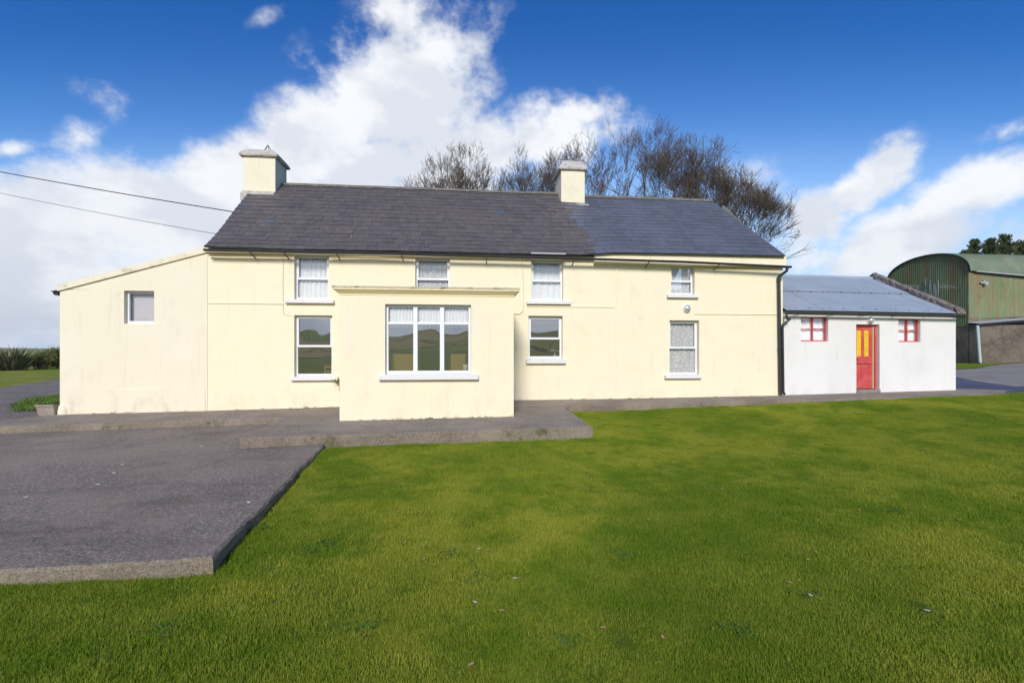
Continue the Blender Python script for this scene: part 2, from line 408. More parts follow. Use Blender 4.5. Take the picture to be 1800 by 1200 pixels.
def concrete(name, c1, c2, agg, aggc, bumpd=0.006, moss=0.0):
    def fn(t, b):
        p = pos(t)
        c = t.mix(t.ramp(t.noise(p, 0.9, 6, 0.65), 0.35, 0.68), c1, c2)
        v = t.voro(p, agg, 'Color'); sv = t.n.new('ShaderNodeSeparateColor'); t.link(v, sv.inputs[0])
        c = t.mix(t.ramp(sv.outputs[0], 0.55, 0.95, 0, 0.55), c, aggc)
        c = t.mix(t.ramp(sv.outputs[1], 0.6, 0.95, 0, 0.5), c, (0.035, 0.032, 0.035))
        c = t.mix(t.ramp(t.noise(p, agg * 0.35, 3, 0.7), 0.48, 0.7, 0, 0.35), c, aggc)
        st = t.ramp(t.noise(t.scalevec(p, (0.35, 1.2, 1)), 1.7, 5, 0.6), 0.5, 0.72, 0, 0.45)
        c = t.mix(st, c, tuple(x * 0.62 for x in c1))
        c = t.mix(t.ramp(t.noise(p, 0.55, 7, 0.7), 0.44, 0.66, 0, 0.45), c, tuple(min(1, x * 1.35) for x in c2))
        ck = t.voro(t.vmath('ADD', p, t.vmath('MULTIPLY', t.noise(p, 2.0, 5, out='Color'), (.7, .7, .2))), 0.33, 'Distance', 'DISTANCE_TO_EDGE')
        c = t.mix(t.math('MULTIPLY', t.ramp(ck, 0.005, 0.001), t.ramp(t.noise(p, .5, 2),   .5, .58, 0, .35)), c, (0.03, 0.028, 0.02))
        if moss:
            c = t.mix(t.math('MULTIPLY', t.ramp(t.noise(p, 2.6, 5, 0.7), 0.56, 0.7), moss), c, (0.06, 0.075, 0.02))
        t.link(c, b.inputs['Base Color'])
        h = t.math('ADD', t.noise(p, agg * 0.7, 5, 0.7), t.math('MULTIPLY', t.noise(p, 3, 3), 1.5))
        bump(t, b, h, 0.8, bumpd)
    return pmat(name, c1, 0.92, fn=fn, spec=0.3)
M['drive'] = concrete('driveway_concrete', (0.158, 0.120, 0.094), (0.222, 0.176, 0.142), 60, (0.42, 0.38, 0.37), 0.012)
M['path'] = concrete('path_concrete', (0.20, 0.163, 0.130), (0.27, 0.225, 0.180), 60, (0.34, 0.31, 0.28), 0.008)
M['kerb'] = concrete('kerb_concrete', (0.175, 0.140, 0.105), (0.26, 0.215, 0.16), 70, (0.36, 0.31, 0.24), 0.02, 0.7)
M['gravel'] = concrete('gravel_surface', (0.15, 0.12, 0.10), (0.21, 0.175, 0.15), 22, (0.36, 0.31, 0.27), 0.03, 0.25)
M['yard'] = concrete('yard_concrete', (0.24, 0.215, 0.195), (0.30, 0.275, 0.25), 30, (0.3, 0.28, 0.26), 0.01)
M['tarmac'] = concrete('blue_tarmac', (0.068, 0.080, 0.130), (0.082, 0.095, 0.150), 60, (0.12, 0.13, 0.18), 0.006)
M['barnwall'] = concrete('barn_concrete', (0.11, 0.088, 0.066), (0.175, 0.145, 0.112), 14, (0.17, 0.14, 0.11), 0.03, 0.35)
M['planter'] = concrete('planter_concrete', (0.27, 0.22, 0.19), (0.33, 0.28, 0.24), 60, (0.36, 0.32, 0.28), 0.004)

def f_grass(t, b):
    p = pos(t)
    c = t.mix(t.ramp(t.noise(p, 0.45, 5, 0.6), 0.38, 0.66), (0.13, 0.21, 0.012), (0.21, 0.26, 0.022))
    c = t.mix(t.ramp(t.noise(p, 9, 6, 0.7), 0.45, 0.7, 0, 0.6), c, (0.15, 0.15, 0.035))
    c = t.mix(t.ramp(t.noise(p, 60, 3, 0.7), 0.5, 0.7, 0, 0.6), c, (0.08, 0.13, 0.010))
    t.link(c, b.inputs['Base Color']); bump(t, b, t.noise(p, 45, 5, 0.8), 1.0, 0.04)
M['grass'] = pmat('lawn_soil_grass', rough=0.95, fn=f_grass, spec=0.1)
def f_field(t, b):
    p = pos(t)
    sep = t.n.new('ShaderNodeSeparateXYZ'); t.link(p, sep.inputs[0])
    q = t.vmath('ADD', p, t.vmath('MULTIPLY', t.noise(p, 0.01, 3, out='Color'), (60, 60, 0)))
    q = t.scalevec(q, (1, 1, 0))
    v = t.voro(q, 0.011, 'Color'); sv = t.n.new('ShaderNodeSeparateColor'); t.link(v, sv.inputs[0])
    c = t.mix(sv.outputs[0], (0.14, 0.21, 0.03), (0.34, 0.31, 0.06))
    c = t.mix(t.ramp(sv.outputs[1], 0.6, 0.9, 0, 0.7), c, (0.42, 0.30, 0.10))
    e = t.voro(q, 0.011, 'Distance', 'DISTANCE_TO_EDGE')
    far = t.ramp(t.vmath('LENGTH', t.scalevec(p, (1, 1, 0))), 60, 90)
    c = t.mix(t.math('MULTIPLY', t.ramp(e, 0.022, 0.010), far), c, (0.018, 0.022, 0.010))
    near = t.mix(t.ramp(t.noise(p, 0.5, 6, 0.65), 0.4, 0.65), (0.17, 0.22, 0.025), (0.28, 0.27, 0.05))
    near = t.mix(t.ramp(t.noise(t.scalevec(p, (.6, 2.5, 1)), 1.5, 6, 0.7), 0.5, 0.7, 0, 0.5), near  , (0.22, 0.19, 0.055))
    c = t.mix(far, near, c)
    t.link(c, b.inputs['Base Color']); bump(t, b, t.noise(p, 25, 5, 0.8), 0.8, 0.04)
M['field'] = pmat('field_grass', rough=0.95, fn=f_field, spec=0.1)
def f_blade(t, b):
    p = pos(t); oi = t.n.new('ShaderNodeObjectInfo')
    a = t.n.new('ShaderNodeVertexColor'); a.layer_name = 'tone'
    sep = t.n.new('ShaderNodeSeparateColor'); t.link(a.outputs[0], sep.inputs[0])
    big = t.ramp(t.noise(p, 0.7, 6, 0.68), 0.40, 0.62)
    c = t.mix(big, (0.185, 0.290, 0.016), (0.440, 0.450, 0.055))
    c = t.mix(t.math('MULTIPLY', t.ramp(t.noise(p, 2.6, 4, 0.6), 0.42, 0.72), 0.5), c, (0.48, 0.48, 0.08))
    c = t.mix(t.ramp(t.noise(t.vmath('ADD', p, (4, 9, 0)), 0.22, 3, 0.5), 0.45, 0.62, 0, 0.45), c, (0.13, 0.23, 0.014))
    c = t.mix(t.math('MULTIPLY', sep.outputs[0], 0.5), c, (0.13, 0.215, 0.016))
    c = t.mix(t.ramp(sep.outputs[1], 0.93, 0.96, 0, 0.6), c, (0.33, 0.25, 0.09))
    t.link(c, b.inputs['Base Color'])
    b.inputs['Roughness'].default_value = 0.55
    b.inputs['Specular IOR Level'].default_value = 0.2
    tl = t.n.new('ShaderNodeBsdfTranslucent'); t.link(t.mix(1.0, c, (1.25, 1.25, .8), 'MULTIPLY'), tl.inputs[0])
    mx = t.n.new('ShaderNodeMixShader'); mx.inputs[0].default_value = 0.38
    t.link(b.outputs[0], mx.inputs[1]); t.link(tl.outputs[0], mx.inputs[2]); t.link(mx.outputs[0], t.n['Material Output'].inputs[0])
M['blade'] = pmat('grass_blade', rough=0.6, fn=f_blade)

def f_shedroof(t, b):
    p = pos(t)
    c = t.mix(t.ramp(t.noise(p, 0.9, 5, 0.6), 0.4, 0.66), (0.28, 0.33, 0.40), (0.32, 0.37, 0.44))
    c = t.mix(t.ramp(t.noise(t.scalevec(p, (6, 1, 1)), 2, 5, 0.7), 0.56, 0.75, 0, 0.4), c, (0.33, 0.34, 0.36))
    sp = t.n.new('ShaderNodeSeparateXYZ'); t.link(p, sp.inputs[0])
    fx = t.math('FRACT', t.math('DIVIDE', sp.outputs[0], 0.80)); seam = t.ramp(fx, 0.03, 0.015, 0, 0.38)
    c = t.mix(seam, c, (0.10, 0.12, 0.15))
    f2 = t.math('ABSOLUTE', t.math('SUBTRACT', t.math('FRACT', t.math('DIVIDE', sp.outputs[0], 0.228)), 0.5))
    bolts = None
    for y_ in (0.06, 0.19 + 1.30):
        d_ = t.math('ABSOLUTE', t.math('SUBTRACT', sp.outputs[1], y_))
        v = t.math('MULTIPLY', t.ramp(d_, 0.03, 0.02), t.ramp(f2, 0.10, 0.07))
        bolts = v if bolts is None else t.math('MAXIMUM', bolts, v)
    c = t.mix(t.math('MULTIPLY', bolts, 0.85), c, (0.05, 0.055, 0.07))
    t.link(c, b.inputs['Base Color'])
M['shedroof'] = pmat('blue_grey_tin', rough=0.5, fn=f_shedroof)
def f_barn(t, b):
    p = pos(t)
    q = t.scalevec(p, (5.0, 5.0, 0.22))
    n = t.noise(q, 1.0, 6, 0.7)
    c = t.mix(t.ramp(t.noise(p, 0.7, 5, 0.6), 0.4, 0.65), (0.13, 0.195, 0.085), (0.18, 0.23, 0.12))
    c = t.mix(t.ramp(n, 0.46, 0.60, 0, 0.8), c, (0.24, 0.12, 0.065))
    c = t.mix(t.ramp(t.noise(p, 1.4, 6, 0.7), 0.5, 0.7, 0, 0.5), c, (0.07, 0.085, 0.045))
    c = t.mix(t.ramp(t.noise(t.scalevec(p, (11, 11, 0.4), loc=(5, 2, 0)), 1.0, 5, 0.7), 0.58, 0.68, 0, 0.8), c, (0.28, 0.34, 0.26))
    t.link(c, b.inputs['Base Color'])
M['barn'] = pmat('green_rusty_tin', rough=0.7, fn=f_barn)
def f_barnroof(t, b):
    p = pos(t)
    c = t.mix(t.ramp(t.noise(p, 0.9, 5, 0.6), 0.4, 0.65), (0.13, 0.18, 0.115), (0.18, 0.215, 0.145))
    c = t.mix(t.ramp(t.noise(t.scalevec(p, (1.6, 0.4, 0.4)), 2, 6, 0.7), 0.52, 0.7, 0, 0.75), c, (0.15, 0.095, 0.055))
    t.link(c, b.inputs['Base Color'])
M['barnroof'] = pmat('green_barn_roof', rough=0.65, fn=f_barnroof)
M['barnpatch'] = pmat('faded_tin_patch', rough=0.7, fn=lambda t, b: t.link(t.mix(t.ramp(t.noise(t.scalevec(pos(t), (8, 8, .5)), 1.2, 6, .7), 0.42, 0.6), (0.06, 0.09, 0.05), (0.34, 0.36, 0.34)), b.inputs['Base Color']))
M['galv'] = pmat('galvanised', (0.45, 0.47, 0.50), 0.5, 0.3)
M['pipe_pale'] = pmat('pale_pipe', (0.42, 0.50, 0.50), 0.5)
def f_red(t, b):
    p = pos(t)
    c = t.mix(t.ramp(t.noise(p, 3, 5, 0.6), 0.4, 0.7), (0.50, 0.055, 0.055), (0.55, 0.105, 0.10))
    sep = t.n.new('ShaderNodeSeparateXYZ'); t.link(p, sep.inputs[0])
    w = t.math('MULTIPLY', t.ramp(sep.outputs[2], 1.0, 0.4), t.ramp(t.noise(p, 14, 6, 0.75), 0.5, 0.64))
    c = t.mix(t.math('MULTIPLY', w, 0.85), c, (0.17, 0.035, 0.03))
    c = t.mix(t.ramp(t.noise(p, 30, 3, 0.6), 0.66, 0.72, 0, 0.6), c, (0.55, 0.32, 0.28))
    t.link(c, b.inputs['Base Color'])
M['red'] = pmat('red_paint', rough=0.55, fn=f_red)
M['yellowpane'] = pmat('yellow_panel', rough=0.4, fn=lambda t, b: t.link(t.mix(t.ramp(t.noise(pos(t), 12, 4), 0.4, 0.65), (0.78, 0.50, 0.01), (0.62, 0.42, 0.03)), b.inputs['Base Color']))
M['chrome'] = pmat('lamp_glass', (0.75, 0.77, 0.78), 0.12, 0.6)
M['lampbase'] = pmat('lamp_base', (0.70, 0.70, 0.68), 0.4)
M['bark'] = pmat('grey_brown_bark', rough=0.9, fn=lambda t, b: t.link(t.mix(t.ramp(t.noise(pos(t), 2.0, 5, 0.6), 0.35, 0.65), (0.078, 0.058, 0.044), (0.13, 0.100, 0.070)), b.inputs['Base Color']))
def leafmat(name, a, b_, sc=3):
    return pmat(name, a, 0.7, fn=lambda t, b: t.link(t.mix(t.ramp(t.noise(pos(t), sc, 4, 0.6), 0.35, 0.65), a, b_), b.inputs['Base Color']), spec=0.3)
M['conifer'] = leafmat('conifer_needles', (0.045, 0.075, 0.03), (0.09, 0.11, 0.04), 1.2)
M['phormium'] = leafmat('flax_leaf', (0.09, 0.12, 0.07), (0.20, 0.16, 0.09), 2)
M['phormium_dead'] = leafmat('dry_flax_leaf', (0.30, 0.22, 0.13), (0.20, 0.15, 0.09), 2)
M['hedge'] = leafmat('shrub_leaf', (0.07, 0.11, 0.025), (0.17, 0.14, 0.045), 1.0)
M['weed'] = leafmat('weed_leaf', (0.05, 0.13, 0.02), (0.14, 0.19, 0.03), 12)
M['clover'] = leafmat('clover_leaf', (0.045, 0.11, 0.02), (0.10, 0.18, 0.04), 14); M['clover'].node_tree.nodes['Principled BSDF'].inputs['Specular IOR Level'].default_value = 0.03
M['leaf_dry'] = pmat('dry_leaf', (0.45, 0.26, 0.12), 0.8)
M['leaf_pale'] = pmat('pale_leaf', (0.62, 0.58, 0.45), 0.8)
M['pebble'] = pmat('white_pebble', (0.72, 0.71, 0.68), 0.8)

# ------------------------------------------------------------------ ground heights
def lerp(a, b, t): return a + (b - a) * t
def pw(x, pts):
    if x <= pts[0][0]: return pts[0][1]
    for (x0, v0), (x1, v1) in zip(pts, pts[1:]):
        if x <= x1: return lerp(v0, v1, (x - x0) / (x1 - x0))
    return pts[-1][1]
WZ = [(-20, -.12), (-10.6, -.06), (-6.9, -.01), (-4.3, .035), (1.55, .19), (4.85, .20), (9.9, .25), (16, .36), (22, .50)]
def S(x, y): return pw(x, WZ) + y * pw(x, [(-12, .028), (-4.2, .012), (1.5, .046), (4.5, .046), (6.5, .02)])
def DR(x, y): return -.14 + .02 * (x + 4.2) + .03 * (y + 1.8)
def H(x, y):
    f = pw(y, [(-60, -1.2), (-14, -.36), (-9.3, -.28), (-4, -.01), (-1.15, .20), (40, .20)])
    g = .03 * max(0, min(x, 60) - 4.5) if x > 4.5 else 0
    left = pw(x, [(-30, -.02), (-10, -.04), (-4, 0)])
    return -.22 + f + g + left + 0.012 * mnoise.noise(Vector((x * .5, y * .5, 0)))
def hills(x, y):
    r = math.hypot(x, y); az = math.atan2(x, y)    # 0 = behind the house
    h = 0
    if r > 70:
        k = min(1, (r - 70) / 500.0); k = k * k * (3 - 2 * k)
        back = 0.5 * (1 - math.cos(az))                # 1 on the camera's side
        amp = 8 + 27 * back ** 2
        rr = 0.75 + 0.45 * mnoise.noise(Vector((math.sin(az) * 1.8, math.cos(az) * 1.8, 3.3))) + .05 * mnoise.noise(Vector((math.sin(az) * 9, math.cos(az) * 9, 1.3)))
        h = amp * rr * k * (1 + 0.8 * max(0, (r - 570) / 1400.0))
        if back < .75:
            h = -7 * k
            if r > 900:
                q = min(1, (r - 900) / 1500.0); q = q * q * (3 - 2 * q)
                h += q * (44 * (0.75 + 0.5 * mnoise.noise(Vector((math.sin(az) * 3.1, math.cos(az) * 3.1, 7.7)))) - 0) * (1 - back) ** .3
    return h
mb = MB()
ringr = [0.0]
r_ = 3.0
while r_ < 3000: ringr.append(r_); r_ *= 1.10 if r_ > 30 else 1.22
NA = 180
cen = mb.vert((2, 0, H(2, 0) - .16))
rings = []
for r in ringr[1:]:
    ids = []
    for k in range(NA):
        an = 2 * math.pi * k / NA
        x, y = 2 + r * math.sin(an), r * math.cos(an)
        z = H(x, y) * (1 if r < 60 else max(0, 1 - (r - 60) / 60)) + hills(x, y) - (0.16 if r < 20 else 0.02 if r > 34 else 0.16 - .14 * (r - 20) / 14)
        ids.append(mb.vert((x, y, z)))
    rings.append(ids)
for k in range(NA): mb.face((cen, rings[0][(k + 1) % NA], rings[0][k]))
for a, b in zip(rings, rings[1:]):
    for k in range(NA): mb.face((a[k], a[(k + 1) % NA], b[(k + 1) % NA], b[k]))
tag(mb.build('ground', M['field'], smooth=True, fixn=True), kind='structure')

def poly_sheet(name, poly, zf, off, mat, step=0.5, edge_j=0.0):
    """sheet over a polygon: regular grid clipped to the outline"""
    bm = bmesh.new()
    pts = []
    n = len(poly)
    for i in range(n):
        a, b = Vector(poly[i]), Vector(poly[(i + 1) % n]); L = (b - a).length; m = max(1, int(L / step))
        for k in range(m):
            q = a.lerp(b, k / m)
            if edge_j: q = q + Vector((mnoise.noise(Vector((q.x * 1.7, q.y * 1.7, 1))), mnoise.noise(Vector((q.x * 1.7, q.y * 1.7, 9))))) * edge_j
            pts.append(q)
    vs = [bm.verts.new((p.x, p.y, 0)) for p in pts]
    f = bm.faces.new(vs)
    xs = [p.x for p in pts]; ys = [p.y for p in pts]
    x = math.floor(min(xs)) + step
    while x < max(xs):
        bmesh.ops.bisect_plane(bm, geom=bm.verts[:] + bm.edges[:] + bm.faces[:], plane_co=(x + .013, 0, 0), plane_no=(1, 0, 0)); x += step
    y = math.floor(min(ys)) + step
    while y < max(ys):
        bmesh.ops.bisect_plane(bm, geom=bm.verts[:] + bm.edges[:] + bm.faces[:], plane_co=(0, y + .017, 0), plane_no=(0, 1, 0)); y += step
    bmesh.ops.triangulate(bm, faces=bm.faces[:])
    for v in bm.verts: v.co.z = zf(v.co.x, v.co.y) + off
    bmesh.ops.recalc_face_normals(bm, faces=bm.faces[:])
    if sum(f.normal.z for f in bm.faces) < 0: bmesh.ops.reverse_faces(bm, faces=bm.faces[:])
    me = bpy.data.meshes.new(name); bm.to_mesh(me); bm.free(); me.materials.append(mat)
    o = bpy.data.objects.new(name, me); COL.objects.link(o); o['kind'] = 'structure'
    return o

YF = -9.22       # near edge of the driveway slab
lawn_poly = [(-20, -16.5), (32, -16.5), (32, -6), (26, -1.6), (17.2, -1.0), (2.6, -1.0), (2.6, -4.2), (-2.6, -4.3), (-2.35, YF), (-20, YF)]
lawn = poly_sheet('lawn', lawn_poly, H, 0.0, M['grass'], 0.8)
poly_sheet('gravel_road', [(-10.4, -1.7), (-20, -1.7), (-20, 4), (-21.2, 10.6), (-24.5, 18.4), (-26, 30), (-10, 30), (-10, 10)], H, -0.02, M['gravel'], 1.2, 0.35)
poly_sheet('grass_verge', [(-10.4, .55), (-12.5, 1.3), (-13.5, 2.4), (-14.2, 4.0), (-15.2, 6.2), (-10.4, 6.4)], H, 0.008, M['grass'], 0.4, 0.12)
poly_sheet('yard', [(16.0, -1.1), (17.2, -1.1), (26.0, -1.7), (60, 0), (60, 13.6), (30, 13.6), (16, 13.6)], H, 0.0, M['yard'], 1.5, 0.0)
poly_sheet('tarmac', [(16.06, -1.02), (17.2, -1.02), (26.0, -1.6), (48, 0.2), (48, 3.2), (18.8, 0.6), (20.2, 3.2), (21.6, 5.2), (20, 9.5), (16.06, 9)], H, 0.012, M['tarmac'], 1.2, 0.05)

def slab(name, poly, topf, bot, mats, jit=0.022, bev=0.025, step=0.14):
    """raised concrete slab with a worn arris; mats = [top, side]"""
    rnd = random.Random(5)
    pts = []
    n = len(poly)
    for i in range(n):
        a, b = Vector(poly[i]), Vector(poly[(i + 1) % n]); L = (b - a).length; m = max(1, int(L / step))
        for k in range(m):
            q = a.lerp(b, k / m)
            q += Vector((rnd.uniform(-.006, .006), rnd.uniform(-.006, .006)))
            q += Vector((mnoise.noise(Vector((q.x * 3, q.y * 3, 1))), mnoise.noise(Vector((q.x * 3, q.y * 3, 7))))) * jit
            pts.append(q)
    bm = bmesh.new(); N = len(pts)
    area = sum(pts[i].x * pts[(i + 1) % N].y - pts[(i + 1) % N].x * pts[i].y for i in range(N))
    sg = 1 if area > 0 else -1
    inner = []
    for i in range(N):
        d = (pts[(i + 1) % N] - pts[i - 1]).normalized(); nrm = Vector((-d.y, d.x)) * sg
        inner.append(pts[i] + nrm * (bev * (.6 + 1.3 * rnd.random() ** 2)))
    top = [bm.verts.new((p.x, p.y, topf(p.x, p.y))) for p in inner]
    mid = [bm.verts.new((p.x, p.y, topf(p.x, p.y) - bev * (0.7 + 0.6 * rnd.random()))) for p in pts]
    low = [bm.verts.new((p.x, p.y, bot)) for p in pts]
    f = bm.faces.new(top); f.material_index = 0
    for i in range(N):
        j = (i + 1) % N
        g = bm.faces.new((top[i], top[j], mid[j], mid[i])); g.material_index = 1
        g = bm.faces.new((mid[i], mid[j], low[j], low[i])); g.material_index = 1
    xs = [p.x for p in pts]; x = min(xs) + 1.0
    def tops(): return [f for f in bm.faces if f.material_index == 0]
    while x < max(xs) - .3:
        fs = tops(); es = list({e for f in fs for e in f.edges}); vs = list({v for f in fs for v in f.verts})
        bmesh.ops.bisect_plane(bm, geom=vs + es + fs, plane_co=(x, 0, 0), plane_no=(1, 0, 0)); x += 1.0
    for v in {v for f in tops() for v in f.verts}: v.co.z = topf(v.co.x, v.co.y)
    bmesh.ops.triangulate(bm, faces=bm.faces[:])
    bmesh.ops.recalc_face_normals(bm, faces=bm.faces[:])
    me = bpy.data.meshes.new(name); bm.to_mesh(me); bm.free()
    for m in mats: me.materials.append(m)
    o = bpy.data.objects.new(name, me); COL.objects.link(o); o['kind'] = 'structure'
    return o
slab('path', [(-18, -1.8), (-4.25, -1.8), (-4.14, -4.42), (2.78, -4.02), (2.72, -1.16), (16.5, -1.14), (18.2, -1.05), (16.2, 0.6), (-10.2, 0.6), (-10.75, -.02), (-11.2, -.9), (-18, -1.25)], S, -0.7, [M['path'], M['kerb']])
slab('driveway', [(-18, YF + .08), (-2.33, YF), (-2.62, -4.36), (-2.8, -1.5), (-18, -1.5)], DR, -0.95, [M['drive'], M['kerb']], 0.045, 0.03, 0.11)

# ------------------------------------------------------------------ farmhouse
house = thing('farmhouse', (1.5, 3.4, 0), 'long two storey farmhouse with pale yellow walls, slate roof and two chimneys', 'farmhouse')
def wob(x, z): return 0.010 * mnoise.noise(Vector((x * .45, z * .45, 4.2)))
def facade(mb, x0, x1, zb, ztop, y, opens, rev=0.24, step=0.6, m=0, wobble=True):
    xs = {x0, x1}; zs = {zb}
    for (a, b, c, d) in opens: xs |= {a, b}; zs |= {c, d}
    zmx = max(ztop(x0), ztop(x1)); zmn = min(ztop(x0), ztop(x1))
    def fill(s, lo, hi):
        L = sorted(s); out = []
        for a, b in zip(L, L[1:]):
            n = max(1, int((b - a) / step)); out += [a + (b - a) * k / n for k in range(n)]
        return out + [L[-1]]
    xs = fill(xs, 0, 0); zs.add(zmn - 0.02 if (zmn - 0.02) > max(zs) else max(zs) + .02); zs = fill(zs, 0, 0)
    ids = {}
    W = wob if wobble else (lambda a, b: 0)
    for i, x in enumerate(xs):
        for j, z in enumerate(zs): ids[i, j] = mb.vert((x, y + W(x, z), z))
        ids[i, len(zs)] = mb.vert((x, y + W(x, ztop(x)), ztop(x)))
    for i in range(len(xs) - 1):
        for j in range(len(zs)):
            cx = (xs[i] + xs[i + 1]) / 2; cz = (zs[j] + (zs[j + 1] if j + 1 < len(zs) else zmx)) / 2
            if any(a < cx < b and c < cz < d for (a, b, c, d) in opens): continue
            mb.face((ids[i, j], ids[i + 1, j], ids[i + 1, j + 1], ids[i, j + 1]), m)
    for (a, b, c, d) in opens:
        def P(x, z, dy): return (x, y + (W(x, z) if dy == 0 else dy), z)
        mb.quad(P(a, c, 0), P(a, d, 0), P(a, d, rev), P(a, c, rev), m)
        mb.quad(P(b, d, 0), P(b, c, 0), P(b, c, rev), P(b, d, rev), m)
        mb.quad(P(a, d, 0), P(b, d, 0), P(b, d, rev), P(a, d, rev), m)
        mb.quad(P(b, c, 0), P(a, c, 0), P(a, c, rev), P(b, c, rev), m)
def op(px0, px1, py0, py1, Y=0.0):
    c = (px0 + px1) / 2
    return (X_(px0, Y), X_(px1, Y), at(c, py1, Y)[1], at(c, py0, Y)[1])

XL = X_(365); XR = X_(1376); XLL = X_(106, 0)
EAVE_L = lambda x: pw(x, [(XL, 4.40), (X_(1040), 4.40), (X_(1075), 4.50), (XR, 4.42)])
O = {}
O['u1'] = op(517, 578, 447, 527); O['u2'] = op(730, 791, 452, 527); O['u3'] = op(934, 990, 456, 529); O['u4'] = op(1180, 1221, 467, 518)
O['l1'] = op(517, 584, 554, 662); O['l3'] = op(929, 989, 555, 631); O['l4'] = op(1177, 1229, 563, 659)
hall = (X_(738, 0) , X_(790, 0), 0.15, 1.92)       # doorway inside the porch
mb = MB()
facade(mb, XL, XR, -0.5, EAVE_L, 0.0, list(O.values()) + [hall])
DEP = 6.8; RZ = 7.28
# gables and back wall
for x in (XL, XR):
    mb.face([mb.vert(p) for p in ((x, 0, -.5), (x, DEP, -.5), (x, DEP, 4.4), (x, DEP / 2, RZ - .12), (x, 0, 4.4))])
mb.quad((XL, DEP, -.5), (XR, DEP, -.5), (XR, DEP, 4.4), (XL, DEP, 4.4))
wall = mb.build('wall', M['yellow'], house)
# interior floor, ceiling between storeys, partitions
mb = MB(); mb.box(XL + .02, XR - .02, .25, DEP - .02, 0.05, 0.22); mb.box(XL + .02, XR - .02, .25, DEP - .02, 2.45, 2.62)
mb.build('floor', M['boards'], house)
mb = MB()
for x in (-5.9, 0.95, 1.05 + 2.2, 6.0): mb.box(x, x + .1, .25, DEP - .02, .22, 2.44)
for x in (-5.9, 1.0, 5.2): mb.box(x, x + .1, .25, DEP - .02, 2.63, 4.3)
mb.box(-4.2, .9, 2.6, 2.7, .22, 2.44); mb.box(1.1, 9.5, 3.2, 3.3, .22, 2.44)
mb.build('partition_wall', M['tan'], house)

# plaster mouldings: string course, vertical joint, repaired patch
mb = MB()
def band(px0, px1, py, y=0.0):
    a = at(px0, py, y); b = at(px1, py, y); z = (a[1] + b[1]) / 2
    mb.box(a[0], b[0], y - .022, y - .004, z - .02, z + .03, bev=.008)
band(366, 500, 533); mb.build('string_course', M['yellow'], house)
mb = MB(); band(903 + 24, 1080, 539); mb.build('string_course', M['yellow'], house)
mb = MB(); x = X_(1085); mb.box(x - .05, x + .0, -.022, -.004, .15, 4.33, bev=.008); mb.build('vertical_moulding', M['yellow'], house)

# windows
def win(name_parent, o, y, kind='sash', split=0.5, fw=0.055, sill=None, recess=0.17, glass='glass', frame='upvc', sillh=0.10, label=None, lean=0.0):
    a, b, c, d = o; yy = y + recess
    mb = MB()
    def bar(x0, x1, z0, z1, y0=yy - .035, y1=yy + .035): mb.box(x0, x1, y0, y1, z0, z1, bev=.006)
    e = 0.004
    bar(a + e, a + fw, c + e, d - e); bar(b - fw, b - e, c + e, d - e)
    bar(a + fw - e, b - fw + e, d - fw, d - e); bar(a + fw - e, b - fw + e, c + e, c + fw * 1.35)
    zm = c + (d - c) * split
    panes = []
    if kind == 'sash':
        bar(a + fw - e, b - fw + e, zm - .03, zm + .03, yy - .05, yy + .02)
        # upper sash has its own proud border
        q = .03
        bar(a + fw - .002, a + fw + q, zm + .028, d - fw + .002, yy - .045, yy); bar(b - fw - q, b - fw + .002, zm + .028, d - fw + .002, yy - .045, yy)
        bar(a + fw + q - .003, b - fw - q + .003, d - fw - q, d - fw + .002, yy - .045, yy)
        panes = [(a + fw, b - fw, zm + .02, d - fw), (a + fw, b - fw, c + fw, zm - .02)]
    elif kind == 'single':
        panes = [(a + fw, b - fw, c + fw, d - fw)]
    elif kind == 'triple':
        w3 = (b - a - 2 * fw) / 3
        for k in (1, 2):
            x = a + fw + w3 * k; bar(x - .05, x + .05, c + fw, d - fw + .002, yy - .042, yy + .03)
        zt = c + (d - c) * 0.735
        for k in range(3):
            x0 = a + fw + w3 * k + (0.05 if k else 0); x1 = a + fw + w3 * (k + 1) - (0.05 if k < 2 else 0)
            bar(x0 - e, x1 + e, zt - .028, zt + .028, yy - .03, yy + .03)
            panes += [(x0, x1, zt, d - fw), (x0, x1, c + fw, zt)]
    elif kind == 'cottage':
        xm = (a + b) / 2; bar(xm - .016, xm + .016, c + fw, d - fw + .002, yy - .04, yy + .03)
        bar(a + fw - e, xm - .02, zm - .012, zm + .012, yy - .028, yy + .028); bar(xm + .02, b - fw + e, zm - .016, zm + .016, yy - .028, yy + .028)
        panes = [(a + fw, xm - .03, zm, d - fw), (xm + .03, b - fw, zm, d - fw), (a + fw, xm - .03, c + fw, zm), (xm + .03, b - fw, c + fw, zm)]
    w = mb.build('window', M[frame], name_parent)
    if label: w['label'] = label
    rr = random.Random(int(a * 100 + c * 10))
    for k, (x0, x1, z0, z1) in enumerate(panes):
        p = MB(); tz = rr.uniform(-.002, .002) + lean; tx = rr.uniform(-.007, .007)
        yo = yy + .004
        p.quad((x0, yo - tx, z0), (x1, yo + tx, z0), (x1, yo + tx + tz, z1), (x0, yo - tx + tz, z1))
        p.build('pane', M['glass_lace' if (kind == 'triple' and k % 2 == 0) else glass], w)
    if sill:
        p = MB(); s0, s1 = sill
        p.box(s0, s1, y - .11, y + .2, c - sillh, c + .002, bev=.012)
        p.build('sill', M['sill'], w)
    return w
def sl(px0, px1, Y=0.0): return (X_(px0, Y - .1), X_(px1, Y - .1))
win(house, O['u1'], 0, split=.48, sill=sl(500, 586), glass='glass_lace', label='upper sash window at the left end, full length lace')
win(house, O['u2'], 0, split=.50, sill=sl(722, 800), glass='glass_lace')
win(house, O['u3'], 0, split=.50, sill=sl(926, 1004), glass='glass_lace')
